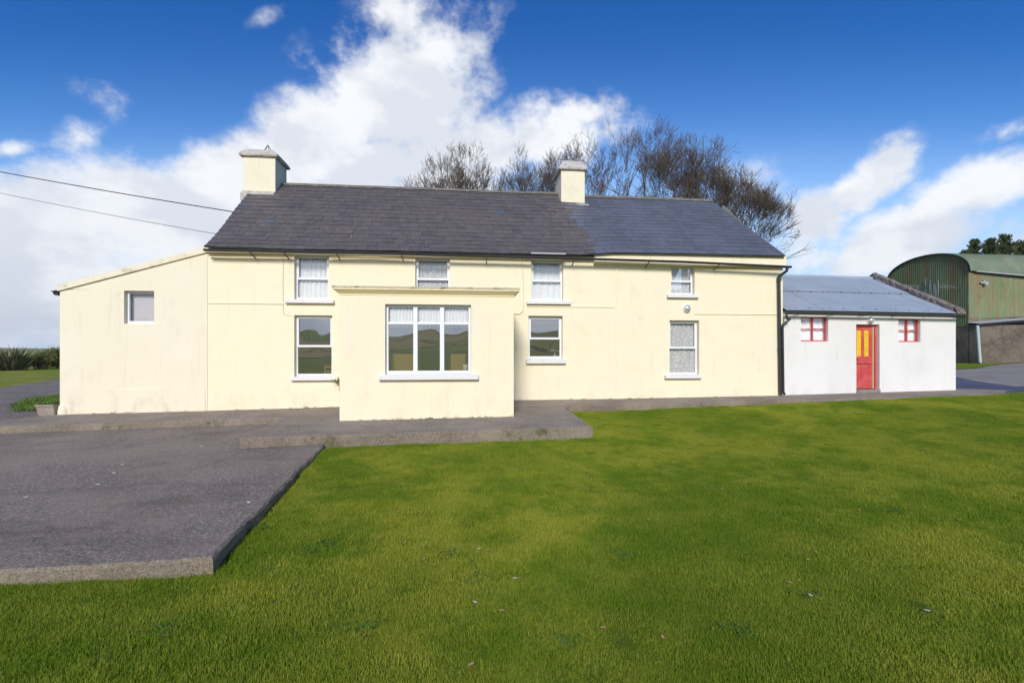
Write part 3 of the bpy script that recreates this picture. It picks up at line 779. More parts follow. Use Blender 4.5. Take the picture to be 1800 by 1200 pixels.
win(house, O['u4'], 0, split=.48, fw=.05, sill=sl(1174, 1229), glass='glass_lace', label='smallest upper window, above the round lamp')
win(house, O['l1'], 0, split=.50, sill=sl(510, 593))
win(house, O['l3'], 0, split=.48, fw=.06, sill=sl(925, 995), sillh=.13)
win(house, O['l4'], 0, split=.50, sill=sl(1170, 1234), glass='glass_lace')

# lintel metal flashing above the third upper window
mb = MB(); xa, xb = X_(933, -.3), X_(994, -.3); mb.box(xa, xb, -.36, -.30, 4.385, 4.43); mb.build('window_flashing', M['lead'], house)

# ---- lean-to at the left end
mb = MB()
PW = -0.012
lt = lambda x: pw(x, [(XLL, 3.22), (XL, 4.30)])
lo = op(218, 271, 511, 569, PW)
facade(mb, XLL, XL + .002, -.6, lt, PW, [lo], rev=.2)
mb.quad((XLL, PW, -.6), (XLL, 5.6, -.6), (XLL, 5.6, 3.22), (XLL, PW, 3.22))
mb.quad((XLL, 5.6, -.6), (XL, 5.6, -.6), (XL, 5.6, 4.30), (XLL, 5.6, 3.22))
mb.quad((XL + .002, PW, -.6), (XL + .002, PW, 4.30), (XL + .002, 0.02, 4.30), (XL + .002, 0.02, -.6))
lean = mb.build('lean_to', M['cream'], house)
lean['label'] = 'single pitch lean-to end with plain cream wall'
mb = MB()   # coping
def ram(x0, z0, x1, z1, y0, y1, th, m=0):
    mb.hexa([(x0, y0, z0), (x1, y0, z1), (x1, y1, z1), (x0, y1, z0), (x0, y0, z0 + th), (x1, y0, z1 + th), (x1, y1, z1 + th), (x0, y1, z0 + th)], m)
ram(XLL - .03, 3.20, XL + .12, 4.335, PW - .05, PW + .25, .15)
mb.build('coping', M['coping'], lean)
mb = MB(); ram(XLL - .1, 3.16, XL - .01, 4.26, PW + .25, 5.7, .06); mb.build('lean_to_roof', M['slate_old'], lean)
mb = MB()   # side gutter seen end-on
mb.tube([(XLL - .1, -.02, 3.16), (XLL - .1, 5.7, 3.16)], .07, 10); mb.tube([(XLL - .17, -.06, 3.19), (XLL - .02, -.06, 3.19)], .018, 6)
mb.build('side_gutter', M['black'], lean)
mb = MB()   # later render patch and bulging corner foot
pp = []
z0 = S(-9, 0) - .05
x0, x1 = X_(197, PW), X_(361, PW)
n = 26
for i in range(n + 1):
    x = x0 + (x1 - x0) * i / n; pp.append((x, .58 + .035 * mnoise.noise(Vector((x * 3, 0, 0))) + .06 * (i / n)))
for (xa, za), (xb, zb) in zip(pp, pp[1:]):
    mb.hexa([(xa, PW - .018, z0), (xb, PW - .018, z0), (xb, PW + .01, z0), (xa, PW + .01, z0), (xa, PW - .014, za), (xb, PW - .014, zb), (xb, PW + .01, zb), (xa, PW + .01, za)])
mb.build('render_patch', M['cream'], lean)
mb = MB()
mb.lathe([(.15, -.3), (.15, .02), (.13, .14), (.08, .22), (.02, .26)], XLL + .06, PW + .08, 14)
mb.build('corner_footing', M['cream'], lean, smooth=True)
win(house, lo, PW, 'single', fw=.06, recess=.15, glass='glass_lace', label='small square window in the lean-to wall')
mb = MB(); mb.box(lo[0] + .02, lo[1] - .02, PW + .26, PW + .27, lo[2], lo[3]);
bl = mb.build('roller_blind', M['blind']); tag(bl, 'plain grey blind drawn behind the small lean-to window', 'blind')

# ---- porch
PY = -2.6
PX0, PX1 = X_(597, PY), X_(903, PY)
po = op(677, 828, 535, 658, PY)
mb = MB()
facade(mb, PX0, PX1, -.4, lambda x: 2.96, PY, [po], rev=.2)
mb.quad((PX0, PY, -.4), (PX0, PY, 2.96), (PX0, 0, 2.96), (PX0, 0, -.4))
mb.quad((PX1, PY, -.4), (PX1, 0, -.4), (PX1, 0, 2.96), (PX1, PY, 2.96))
porch = mb.build('porch', M['yellow'], house); porch['label'] = 'flat roofed front porch with wide three part window'
mb = MB()
def ring_prof(prof):
    # cornice around the three open sides: mitred corners
    for (o0, za), (o1, zb) in zip(prof, prof[1:]):
        A = lambda o, z: [(PX0 - o, 0, z), (PX0 - o, PY - o, z), (PX1 + o, PY - o, z), (PX1 + o, 0, z)]
        p, q = A(o0, za), A(o1, zb)
        n = 24
        for i in range(3):
            for k in range(n if i == 1 else 6):
                m_ = n if i == 1 else 6
                def L(a, b, t): return tuple(lerp(a[j], b[j], t) for j in range(3))
                def W(c): 
                    return (c[0], c[1], c[2] + (0.010 * mnoise.noise(Vector((c[0] * 2.2, c[1], 3))) if c[2] > 3.04 else 0))
                mb.quad(W(L(p[i], p[i + 1], k / m_)), W(L(p[i], p[i + 1], (k + 1) / m_)), W(L(q[i], q[i + 1], (k + 1) / m_)), W(L(q[i], q[i + 1], k / m_)))
ring_prof([(-.01, 2.90), (.012, 2.90), (.02, 2.935), (.07, 2.965), (.075, 2.985), (.13, 3.01), (.14, 3.075), (.12, 3.095), (-.25, 3.10)])
mb.build('cornice', M['cornice'], porch)
mb = MB(); mb.box(PX0 + .01, PX1 - .01, PY + .01, 0, 2.86, 2.92); mb.build('flat_roof', M['path'], porch)
mb = MB(); mb.box(PX0 + .02, hall[0], -.06, -.02, .2, 2.8); mb.box(hall[1], PX1 - .02, -.06, -.02, .2, 2.8); mb.box(hall[0], hall[1], -.06, -.02, hall[3], 2.8)
mb.build('inner_lining', M['tan'], porch)
mb = MB(); mb.box(PX0 + .01, PX1 - .01, PY + .22, -.02, .12, .20); mb.build('porch_floor', M['boards'], porch)
win(house, po, PY, 'triple', fw=.06, sill=(X_(665, PY - .1), X_(841, PY - .1)), recess=.14, sillh=.12, label='wide three part porch window with lace valances')

# ---- curtains
def curtain(x0, x1, z0, z1, y, mat, label, scallop=0.0, folds=9, name='lace_curtain', amp=.018, group='lace curtains in the house windows'):
    mb = MB(); nu = max(24, folds * 8); nv = 10
    rr = random.Random(int(abs(x0) * 37 + z0 * 11)); ph = [rr.uniform(0, 6) for _ in range(4)]
    def fn(u, v):
        x = lerp(x0, x1, u); f = math.sin(u * folds * 6.283 + ph[0] + .8 * math.sin(u * 7 + ph[1])) + .5 * math.sin(u * folds * 2.7 * 6.283 + ph[2])
        zb = z0 + scallop * (0.5 - 0.5 * abs(math.sin(u * 6.5 * math.pi)) * 2)
        return (x + .3 * amp * math.cos(u * folds * 6.283), y + amp * f, lerp(zb, z1, v))
    mb.grid(fn, nu, nv)
    o = mb.build(name, mat, smooth=True); tag(o, label, 'curtain', group); return o
ins = .05
def cu(o, mat, label, y=.24, **k): return curtain(o[0] + ins, o[1] - ins, o[2] + .05, o[3] - .05, y, mat, label, **k)
cu(O['u1'], M['lace'], 'lace curtain in the upstairs window nearest the left chimney', folds=7)
cu(O['u2'], M['net'], 'lace curtain in the upstairs window half hidden by the porch roof', folds=6)
cu(O['u3'], M['lace'], 'lace curtain in the upstairs window just right of the porch', folds=4)
cu(O['u4'], M['net'], 'lace curtain in the smallest upstairs window above the round lamp', folds=5)
cu(O['l4'], M['net'], 'long lace curtain in the downstairs window below the round lamp', folds=6)
w3 = (po[1] - po[0] - .12) / 3
for k, nm in enumerate(('left', 'middle', 'right')):
    a = po[0] + .06 + w3 * k + .01
    zt = po[2] + (po[3] - po[2]) * .735
    curtain(a, a + w3 - .02, zt - .075, po[3] - .06, PY + .20, M['voile'], 'short gathered lace valance across the %s pane of the porch window' % nm, .035, 8, 'lace_valance', .014, 'lace valances in the porch window')
# small things indoors that show through the glass
def mug(x, y, z, label, s=1.0):
    mb = MB(); mb.lathe([(0.0, z), (.034 * s, z), (.04 * s, z + .1 * s), (.036 * s, z + .1 * s), (.03 * s, z + .01)], x, y, 14)
    t = thing('mug', (x, y, z), label, 'mug'); mb.build('cup', M['cup'], t, smooth=True)
    h = MB(); h.tube([(x + .038 * s, y, z + .08 * s), (x + .065 * s, y, z + .07 * s), (x + .065 * s, y, z + .035 * s), (x + .037 * s, y, z + .02 * s)], .006, 6); h.build('handle', M['cup'], t, smooth=True)
mug(X_(818, PY + .26), PY + .27, po[2] + .055, 'white mug on the porch window ledge, right corner', 1.7)
t = thing('chair', (X_(580, .9), .9, .22), 'light wooden ladder back chair inside the left downstairs window', 'chair')
cx = X_(584, .9)
def part_box(nm, x0, x1, y0, y1, z0, z1, mt, par):
    b = MB(); b.box(x0, x1, y0, y1, z0, z1, bev=.005); return b.build(nm, mt, par)
for dx in (-.2, .2): part_box('leg', cx + dx - .02, cx + dx + .02, .88, .92, .22, 1.22, M['wood'], t); part_box('leg', cx + dx - .02, cx + dx + .02, 1.28, 1.32, .22, .66, M['wood'], t)
part_box('seat', cx - .22, cx + .22, .93, 1.34, .66, .70, M['wood'], t)
for zz in (.84, .98, 1.12): part_box('back_rail', cx - .18, cx + .18, .885, .915, zz, zz + .06, M['wood'], t)
for pxa, pxb, lb in ((678, 728, 'tall tan chair back behind the left pane of the porch window'), (792, 819, 'tall tan chair back behind the right pane of the porch window')):
    ya = -2.12; xa, xb = X_(pxa, ya), X_(pxb, ya); tz = at(700, 622, ya)[1]
    t = thing('armchair', ((xa + xb) / 2, ya + .3, .2), lb, 'chair')
    for nm, bx in (('back', (xa, xb, ya, ya + .12, .55, tz)), ('seat', (xa + .02, xb - .02, ya + .125, ya + .6, .45, .62))):
        b = MB(); b.box(*bx, bev=.03); b.build(nm, M['tanfab'], t, smooth=True)
    for lx in (xa + .03, xb - .07):
        for ly in (ya + .02, ya + .5):
            b = MB(); b.box(lx, lx + .04, ly, ly + .04, .2, .56 if ly > ya + .1 and False else .448, bev=.004); b.build('leg', M['wood'], t)
zs = O['l3'][2] + .06
fx = X_(975, .35)
t = thing('vase', (fx, .32, zs), 'small white vase of pale flowers on the sill of the window right of the porch', 'vase')
b = MB(); b.lathe([(0, zs), (.035, zs), (.045, zs + .05), (.022, zs + .09), (.03, zs + .11)], fx, .32, 12); b.build('pot', M['cup'], t, smooth=True)
rr = random.Random(3)
for k in range(5):
    p = Vector((fx + (k - 2) * .05, .32 + rr.uniform(-.03, .03), zs + .15 + rr.uniform(0, .07)))
    b = MB(); b.tube([(fx + (k - 2) * .008, .32, zs + .09), p], .004, 4); o_ = b.build('flower_stem', M['weed'], t)
    b = MB(); b.lathe([(0, p.z - .02), (.03, p.z - .005), (.034, p.z + .01), (.02, p.z + .022), (0, p.z + .024)], p.x, p.y, 8); b.build('flower_head', M['cup'], o_)

# ---- roof
def slates(mb, x0f, x1f, prof, ncourse, w, rnd, mat_of, lift=0.018, over=0.35):
    """courses of slates; prof(s)->(y,z), s 0 at the eave"""
    for i in range(ncourse):
        s0 = i / ncourse; s1 = min(1.0, (i + 1 + over) / ncourse)
        y0, z0 = prof(s0); y1, z1 = prof(s1)
        a, b = x0f(s0), x1f(s0); a1, b1 = x0f(s1), x1f(s1)
        n = int((b - a) / w)
        offs = .5 * (i % 2)
        k = -1
        cut = [a]
        x = a + w * (.5 if i % 2 else 1)
        while x < b - .03:
            cut.append(x + rnd.uniform(-.012, .012)); x += w * rnd.uniform(.94, 1.06)
        cut.append(b)
        for xa, xb in zip(cut, cut[1:]):
            g = .003
            l0 = lift + rnd.uniform(-.003, .009); d0 = rnd.uniform(-.010, .006); tl = rnd.uniform(-.004, .004)
            # direction down slope
            dy, dz = (y0 - y1), (z0 - z1); L = math.hypot(dy, dz); dy /= L; dz /= L
            ya, za = y0 + dy * d0, z0 + dz * d0
            ny, nz = dz, -dy
            if nz < 0: ny, nz = -ny, -nz
            fa = (xa - a) / (b - a); fb = (xb - a) / (b - a)
            xa1, xb1 = lerp(a1, b1, fa), lerp(a1, b1, fb)
            m = mat_of((xa + xb) / 2, s0)
            col = (rnd.random(), rnd.random(), rnd.random())
            P0 = (xa + g, ya + ny * (l0 + tl), za + nz * (l0 + tl)); P1 = (xb - g, ya + ny * (l0 - tl), za + nz * (l0 - tl))
            P2 = (xb1 - g, y1 + ny * .004, z1 + nz * .004); P3 = (xa1 + g, y1 + ny * .004, z1 + nz * .004)
            mb.quad(P0, P1, P2, P3, m, col)
            t_ = .014
            Q0 = (P0[0], P0[1] - ny * t_, P0[2] - nz * t_); Q1 = (P1[0], P1[1] - ny * t_, P1[2] - nz * t_)
            mb.quad(Q0, Q1, P1, P0, m, col)
            mb.quad(Q0, P0, P3, (P3[0], P3[1] - ny * t_, P3[2] - nz * t_), m, col)
            mb.quad(P1, Q1, (P2[0], P2[1] - ny * t_, P2[2] - nz * t_), P2, m, col)
RY = DEP / 2
XSPL = X_(1040, -.2)
EVY = -.26
def rz(x): return pw(x, [(-7, 7.30), (2.1, 7.42), (2.15, 7.42), (3.0, 7.30), (10, 7.30)])
def boundary(x, s, _r=random.Random(9)):
    return 1 if x > XSPL - .05 * s + .45 * (s - .4) * -1 + .35 * mnoise.noise(Vector((s * 17, 2, 2))) else 0
rnd = random.Random(11)
XE0, XE1 = X_(358, EVY), X_(1381, EVY)
mb = MB()
def profL(x):
    return None
def build_front(x0, x1, ez, rz_, belly, ncourse):
    def prof(s):
        sag = belly * math.sin(math.pi * min(1, s / .55)) * (1 - s)
        return (lerp(EVY, RY, s), lerp(ez, rz_, s) - sag)
    return prof
pL = build_front(0, 0, 4.40, 7.36, .075, 17)
pR = build_front(0, 0, 4.50, 7.30, .0, 17)
# left part and right part overlap at a toothed diagonal; heights blend over a metre
def prof_at(x, s):
    k = max(0, min(1, (x - (XSPL - .6)) / 1.5)); k = k * k * (3 - 2 * k)
    a, b = pL(s), pR(s); sg = .02 * mnoise.noise(Vector((x * .35, s * 2, 8)))
    return (lerp(a[0], b[0], k), lerp(a[1], b[1], k) + sg)
nc = 17
W_SL = .285
for i in range(nc):
    s0 = i / nc; s1 = min(1.0, (i + 1.3) / nc)
    a = lerp(XE0, -6.98, s0); b = lerp(XE1, X_(1250, RY), s0)
    cut = [a]; x = a + W_SL * (.5 if i % 2 else 1)
    while x < b - .05: cut.append(x + rnd.uniform(-.014, .014)); x += W_SL * rnd.uniform(.92, 1.08)
    cut.append(b)
    for xa, xb in zip(cut, cut[1:]):
        xm = (xa + xb) / 2
        m = boundary(xm, s0)
        j = .6 if m else 1
        l0 = .020 + rnd.uniform(-.003, .010) * j; d0 = rnd.uniform(-.006, .012) * j; tl = rnd.uniform(-.004, .004) * j; t_ = .014
        col = (rnd.random(), rnd.random(), rnd.random()); g = .003
        def end(x, s_, dn, up):
            y0, z0 = prof_at(x, s0); y1, z1 = prof_at(x, s1)
            dy, dz = y0 - y1, z0 - z1; L = math.hypot(dy, dz); dy /= L; dz /= L; ny, nz = dz, -dy
            if nz < 0: ny, nz = -ny, -nz
            y, z = (y0, z0) if s_ == 0 else (y1, z1)
            return (x, y + dy * dn + ny * up, z + dz * dn + nz * up), ny, nz
        P0, ny, nz = end(xa + g, 0, d0, l0 + tl); P1 = end(xb - g, 0, d0, l0 - tl)[0]
        P2 = end(xb - g, 1, 0, .004)[0]; P3 = end(xa + g, 1, 0, .004)[0]
        q = lambda P: (P[0], P[1] - ny * t_, P[2] - nz * t_)
        mb.quad(P0, P1, P2, P3, m, col); mb.quad(q(P0), q(P1), P1, P0, m, col)
        mb.quad(q(P0), P0, P3, q(P3), m, col); mb.quad(P1, q(P1), q(P2), P2, m, col)
# back slope and under-boards
n = 40
for i in range(n):
    xa, xb = lerp(-6.98, X_(1250, RY), i / n), lerp(-6.98, X_(1250, RY), (i + 1) / n)
    mb.quad((xa, RY, 7.30), (xb, RY, 7.30), (xb, DEP + .25, 4.42), (xa, DEP + .25, 4.42), 1, (.5, .5, .5))
for i in range(60):
    for j in range(8):
        s0, s1 = j / 8, (j + 1) / 8
        f0, f1 = i / 60, (i + 1) / 60
        def Q(f, s):
            x = lerp(lerp(XE0, -6.98, s), lerp(XE1, X_(1250, RY), s), f); y, z = prof_at(x, s); return (x, y, z - .02)
        mb.quad(Q(f0, s0), Q(f1, s0), Q(f1, s1), Q(f0, s1), 0, (.2, .2, .2))
roof = mb.build('roof', [M['slate_old'], M['slate_new']], house)
# ridge tiles
mb = MB(); x = -6.98; xr = X_(1250, RY); done_ = False
while x < xr - .05:
    if x > X_(1000, RY) and not done_: mb.build('ridge_tiles', M['ridge'], roof); mb = MB(); done_ = True
    L = min(.42, xr - x); zr = prof_at(x, 1)[1] + .045 + rnd.uniform(-.004, .004)
    if not (X_(985, RY - .4) - .1 < x + L / 2 < X_(1028, RY - .4) + .1):
        pts = []
        for k in range(7):
            an = math.pi * k / 6; pts.append((RY - .13 * math.cos(an), zr - .05 + .07 * math.sin(an) ** .8 - .05 * abs(math.cos(an))))
        for (ya, za), (yb, zb) in zip(pts, pts[1:]):
            mb.quad((x + .004, ya, za), (x + L - .004, ya, za), (x + L - .004, yb, zb), (x + .004, yb, zb))
        for xe in (x + .004, x + L - .004):
            mb.face([mb.vert((xe, yy, zz)) for yy, zz in pts])
    x += L
mb.build('ridge_tiles', M['ridge'], roof)
# fascia under the right part, soffit timbers
mb = MB()
a, b = XSPL + .1, XR
n = 30
for i in range(n):
    xa, xb = lerp(a, b, i / n), lerp(a, b, (i + 1) / n)
    mb.hexa([(xa, -.17, 4.20), (xb, -.17, 4.20), (xb, -.0, 4.20), (xa, -.0, 4.20), (xa, -.17, prof_at(xa, 0)[1] + .03), (xb, -.17, prof_at(xb, 0)[1] + .03), (xb, 0, prof_at(xb, 0)[1] + .1), (xa, 0, prof_at(xa, 0)[1] + .1)])
mb.box(XL + .0, XSPL + .1, -.13, -.01, 4.30, 4.38)
mb.build('fascia', M['yellow'], house)
# gutter
mb = MB()
gp = [at(359, 439, -.33), at(700, 446, -.33), at(1040, 455, -.33), at(1200, 460, -.33), at(1390, 469, -.33)]
def gz(x): return pw(x, gp)
def gutter(mb, pts, r, yoff):
    for (xa, za), (xb, zb) in zip(pts, pts[1:]):
        prof = [(-r, .0), (-r * .92, -r * .55), (-r * .5, -r * .92), (0, -r), (r * .5, -r * .92), (r * .92, -r * .55), (r, 0), (r * .85, 0), (r * .4, -r * .78), (-r * .4, -r * .78), (-r * .85, 0)]
        o = len(mb.v)
        for (x, z) in ((xa, za), (xb, zb)):
            for (py, pz) in prof: mb.v.append((x, yoff + py, z + pz))
        N = len(prof)
        for k in range(N):
            k2 = (k + 1) % N; mb.face((o + k, o + k2, o + N + k2, o + N + k))
        mb.face([o + k for k in range(N)]); mb.face([o + N + k for k in range(N)][::-1])
gutter(mb, [(x, z + .02) for x, z in gp], .062, -.33)
mb.build('gutter', M['black'], house, fixn=True)
for px in (440, 500, 592, 706, 855, 1009, 1140, 1263):
    mb = MB(); x = X_(px, -.33); z = gz(x)
    mb.hexa([(x - .012, -.40, z - .05), (x + .012, -.40, z - .05), (x + .03, -.02, z - .16), (x + .0, -.02, z - .16), (x - .012, -.40, z - .035), (x + .012, -.40, z - .035), (x + .03, -.02, z - .14), (x + .0, -.02, z - .14)])
    mb.build('gutter_bracket', M['black'], house)
# downpipe of the house
def P3(px, py, y): x, z = at(px, py, y); return (x, y, z)
mb = MB(); mb.tube([P3(1384, 470, -.33), P3(1383, 476, -.33), P3(1369, 486, -.09), P3(1369.5, 492, -.09), P3(1372, 690, -.09), P3(1375, 693, -.12)], .042, 12)
mb.tube([P3(1371, 612, -.09), P3(1371, 615, -.09)], .052, 12); mb.tube([P3(1369.5, 490, -.09), P3(1369.5, 495, -.09)], .052, 12)
dp = mb.build('downpipe', M['black'], house, smooth=False)
# cables and pipe lines on the wall
for pts_, r_c in (([P3(917, 462, -.015), P3(919, 480, -.015), P3(920.5, 534, -.018), P3(919, 546, -.018), P3(913, 552, -.018), P3(904, 551, -.018)], .011),
                  ([P3(498, 455, -.012), P3(497, 500, -.015), P3(498, 552, -.012), P3(515, 556, -.012)], .007),
                  ([P3(371, 452, -.012), P3(400, 458, -.012), P3(440, 459, -.012), P3(497, 455, -.012)], .007),
                  ([P3(1220, 552, -.012), P3(1366, 553, -.012)], .009)):
    mb = MB(); mb.tube(pts_, r_c, 6); mb.build('wall_cable', M['cable_yellow'], house)
for pts_ in ([P3(366, 449, -.10), P3(440, 450, -.10), P3(512, 451, -.10)], [P3(582, 452, -.10), P3(650, 452, -.10), P3(725, 455, -.10)]):
    mb = MB(); mb.tube(pts_, .019, 6); mb.build('eaves_pipe', M['cable_yellow'], house)
# chimneys
def chimney(px0, px1, pyb, pytop, yf, depth, cap_px, capz, label):
    x0, x1 = X_(px0, yf), X_(px1, yf); zt = at(px0, pytop, yf)[1]
    mb = MB(); mb.box(x0, x1, yf, yf + depth, 6.2, zt, bev=.012)
    ch = mb.build('chimney', M['cream'], roof); ch['label'] = label
    mb = MB(); o = .085; h1 = capz
    rings = [(o * .3, zt - .03), (o, zt + .0), (o * 1.15, zt + .05), (o * .9, zt + .10), (-.10, zt + h1)]
    prev = None
    r = random.Random(2)
    for (q, z) in rings:
        n = 8; pts = []
        cs = [(x0 - q, yf - q), (x1 + q, yf - q), (x1 + q, yf + depth + q), (x0 - q, yf + depth + q)]
        for i in range(4):
            for k in range(n):
                a, b = cs[i], cs[(i + 1) % 4]; pts.append((lerp(a[0], b[0], k / n) + r.uniform(-.006, .006), lerp(a[1], b[1], k / n) + r.uniform(-.006, .006), z + r.uniform(-.008, .008)))
        ids = [mb.vert(p) for p in pts]
        if prev:
            for k in range(len(ids)): mb.face((prev[k], prev[(k + 1) % len(ids)], ids[(k + 1) % len(ids)], ids[k]))
        prev = ids
    mb.face(prev)
    mb.build('chimney_cap', M['cap'], ch)
    return x0, x1, zt, ch
yc = RY - .62
x0, x1, zt, ch1 = chimney(427, 484, 345, 274, yc, 1.05, 0, .27, 'left end chimney with wire frame on its cap')
zb = at(455, 345, yc)[1]
mb = MB(); mb.hexa([(x0 - .02, yc - .16, zb - .20), (x1 + .0, yc - .16, zb - .20), (x1 + .0, yc - .005, zb - .08), (x0 - .02, yc - .005, zb - .08), (x0 - .02, yc - .16, zb + .04), (x1, yc - .16, zb + .04), (x1, yc - .005, zb + .17), (x0 - .02, yc - .005, zb + .17)])
mb.build('flashing', M['cap'], ch1)
mb = MB(); cx_, cy_ = X_(471, RY - .3), RY - .3; ztp = zt + .16
for k in range(5):
    an = 6.283 * k / 5 + .3; mb.tube([(cx_ + .20 * math.cos(an), cy_ + .20 * math.sin(an), ztp), (cx_ + .12 * math.cos(an), cy_ + .12 * math.sin(an), ztp + .16), (cx_, cy_, ztp + .36)], .010, 5)
mb.build('wire_cowl', M['wire'], ch1)
x0, x1, zt, ch2 = chimney(986.5, 1028, 356, 298, yc, 1.05, 0, .36, 'middle chimney where the two roof slates meet')
zb = at(1005, 357, yc)[1]
mb = MB(); mb.hexa([(x0 - .05, yc - .14, zb - .14), (x1 + .12, yc - .14, zb - .14), (x1 + .12, yc - .005, zb - .05), (x0 - .05, yc - .005, zb - .05), (x0 - .05, yc - .14, zb - .10), (x1 + .12, yc - .14, zb - .10), (x1 + .12, yc - .005, zb + .0), (x0 - .05, yc - .005, zb + .0)])
mb.build('flashing', M['lead'], ch2)
# round bulkhead lamps
def lamp(px, py, y, parent, r=.115):
    x, z = at(px, py, y)
    mb = MB(); mb.lathe([(r * 1.12, 0), (r * 1.12, -.03), (r, -.035)], x, y, 24, axis='y', cz=z)
    a = mb.build('lamp', M['lampbase'], parent)
    mb = MB(); mb.lathe([(r, -.034), (r * .97, -.06), (r * .8, -.095), (r * .5, -.115), (.001, -.12)], x, y, 24, axis='y', cz=z)
    mb.build('lamp_glass', M['chrome'], a, smooth=True)
lamp(1207, 542, 0, house)

# ------------------------------------------------------------------ white outbuilding
shed = thing('outbuilding', (13, 1.5, .3), 'low whitewashed outbuilding with red door and blue grey tin roof', 'outbuilding')
SY = .06; SXL = XR + .004; SXR = X_(1680, SY)
s1 = op(1408, 1456, 557, 600, SY); s2 = op(1579.5, 1618, 561, 601, SY); sdo = op(1505, 1546, 570, 686, SY)
mb = MB()
st = lambda x: pw(x, [(SXL, 2.86), (SXR, 2.80)])
facade(mb, SXL, SXR, -.3, st, SY, [s1, s2, (sdo[0], sdo[1], sdo[2] - .02, sdo[3])], rev=.3)
RYS = 3.1; RZS = at(1525, 488, RYS)[1]
mb.face([mb.vert(p) for p in ((SXR, SY, -.3), (SXR, 6.1, -.3), (SXR, 6.1, 2.8), (SXR, RYS, RZS - .05), (SXR, SY, 2.80))])
mb.quad((SXL, 6.1, -.3), (SXR, 6.1, -.3), (SXR, 6.1, 2.8), (SXL, 6.1, 2.8))
mb.build('wall', M['whitewash'], shed)
# corrugated roof
def corr(mb, x0, x1, ya, za, yb, zb, zxs=0.0, pitch=.095, amp=.016, nrow=4, m=0):
    n = int((x1 - x0) / pitch * 6)
    L = math.hypot(yb - ya, zb - za); ny, nz = -(zb - za) / L, (yb - ya) / L
    def fn(u, v):
        x = lerp(x0, x1, u); w = amp * math.sin(2 * math.pi * x / pitch)
        return (x, lerp(ya, yb, v) + ny * w, lerp(za, zb, v) + nz * w + zxs * u)
    mb.grid(fn, n, nrow, m)
mb = MB()
EY = SY - .2; EZ = 2.86 - .02
corr(mb, SXL + .0, SXR - .1, EY, 2.875, RYS * .55, lerp(2.875, RZS, .56) + .012, -.05)
mb2_s = .50
corr(mb, SXL + .0, SXR - .1, lerp(EY, RYS, mb2_s), lerp(2.875, RZS, mb2_s) + .022, RYS, RZS + .022, -.05)
corr(mb, SXL + .0, SXR - .1, RYS, RZS + .02, 6.3, 2.8, -.05)
sroof = mb.build('roof', M['shedroof'], shed, smooth=True)
mb = MB(); mb.tube([(SXL, RYS, RZS + .03), (SXR - .1, RYS, RZS - .02)], .06, 10); mb.build('ridge_cap', M['shedroof'], sroof)
mb = MB()   # raised rough verge
n = 34; rr = random.Random(8)
for side in (0, 1):
    pa, pb = ((EY - .02, 2.84), (RYS, RZS + .05)) if side == 0 else ((RYS, RZS + .05), (6.2, 2.82))
    prev = None
    for i in range(n + 1):
        f = i / n; y, z = lerp(pa[0], pb[0], f), lerp(pa[1], pb[1], f)
        j = [rr.uniform(-.02, .02) for _ in range(6)]
        ring = [(SXR - .16 + j[0], y, z - .03), (SXR - .15 + j[1], y, z + .10 + j[2]), (SXR + .0, y, z + .15 + j[3]), (SXR + .10 + j[4], y, z + .09 + j[5]), (SXR + .12 + j[1], y, z - .03)]
        ids = [mb.vert(p) for p in ring]
        if prev:
            for k in range(4): mb.face((prev[k], prev[k + 1], ids[k + 1], ids[k]))
        else: mb.face(ids)
        prev = ids
mb.build('verge_coping', M['stone'], shed)
mb = MB(); gutter(mb, [(SXL, 2.80), (SXR + .08, 2.74)], .055, SY - .20); sg = mb.build('gutter', M['black'], shed, fixn=True)
for px in (1402, 1461, 1518, 1577, 1633):
    x = X_(px, SY - .2); mb = MB(); mb.box(x - .012, x + .012, SY - .25, SY - .0, 2.71, 2.725); mb.build('gutter_bracket', M['black'], sg)
mb = MB(); mb.tube([P3(1382, 553, -.14), P3(1384, 560, -.14), P3(1389, 561, -.14), P3(1386, 563, -.12), P3(1376.5, 570, -.10), P3(1375.5, 576, -.10), P3(1377, 688, -.10), P3(1379, 693, -.16)], .036, 12); mb.build('downpipe', M['black'], shed)
win(shed, s1, SY, 'cottage', split=.52, fw=.03, recess=.12, glass='glass_lace', frame='red', label='red framed four pane window nearer the farmhouse')
win(shed, s2, SY, 'cottage', split=.52, fw=.03, recess=.12, glass='glass_lace', frame='red', label='red framed four pane window at the far end')
curtain(s1[0] - .1, s1[1] + .1, s1[2], s1[3], SY + .20, M['blindwhite'], 'white net curtain in the outbuilding window left of the red door', 0, 5, group='net curtains in the outbuilding')
curtain(s2[0] - .1, s2[1] + .1, s2[2], s2[3], SY + .20, M['blindwhite'], 'white net curtain in the outbuilding window right of the red door', 0, 5, group='net curtains in the outbuilding')
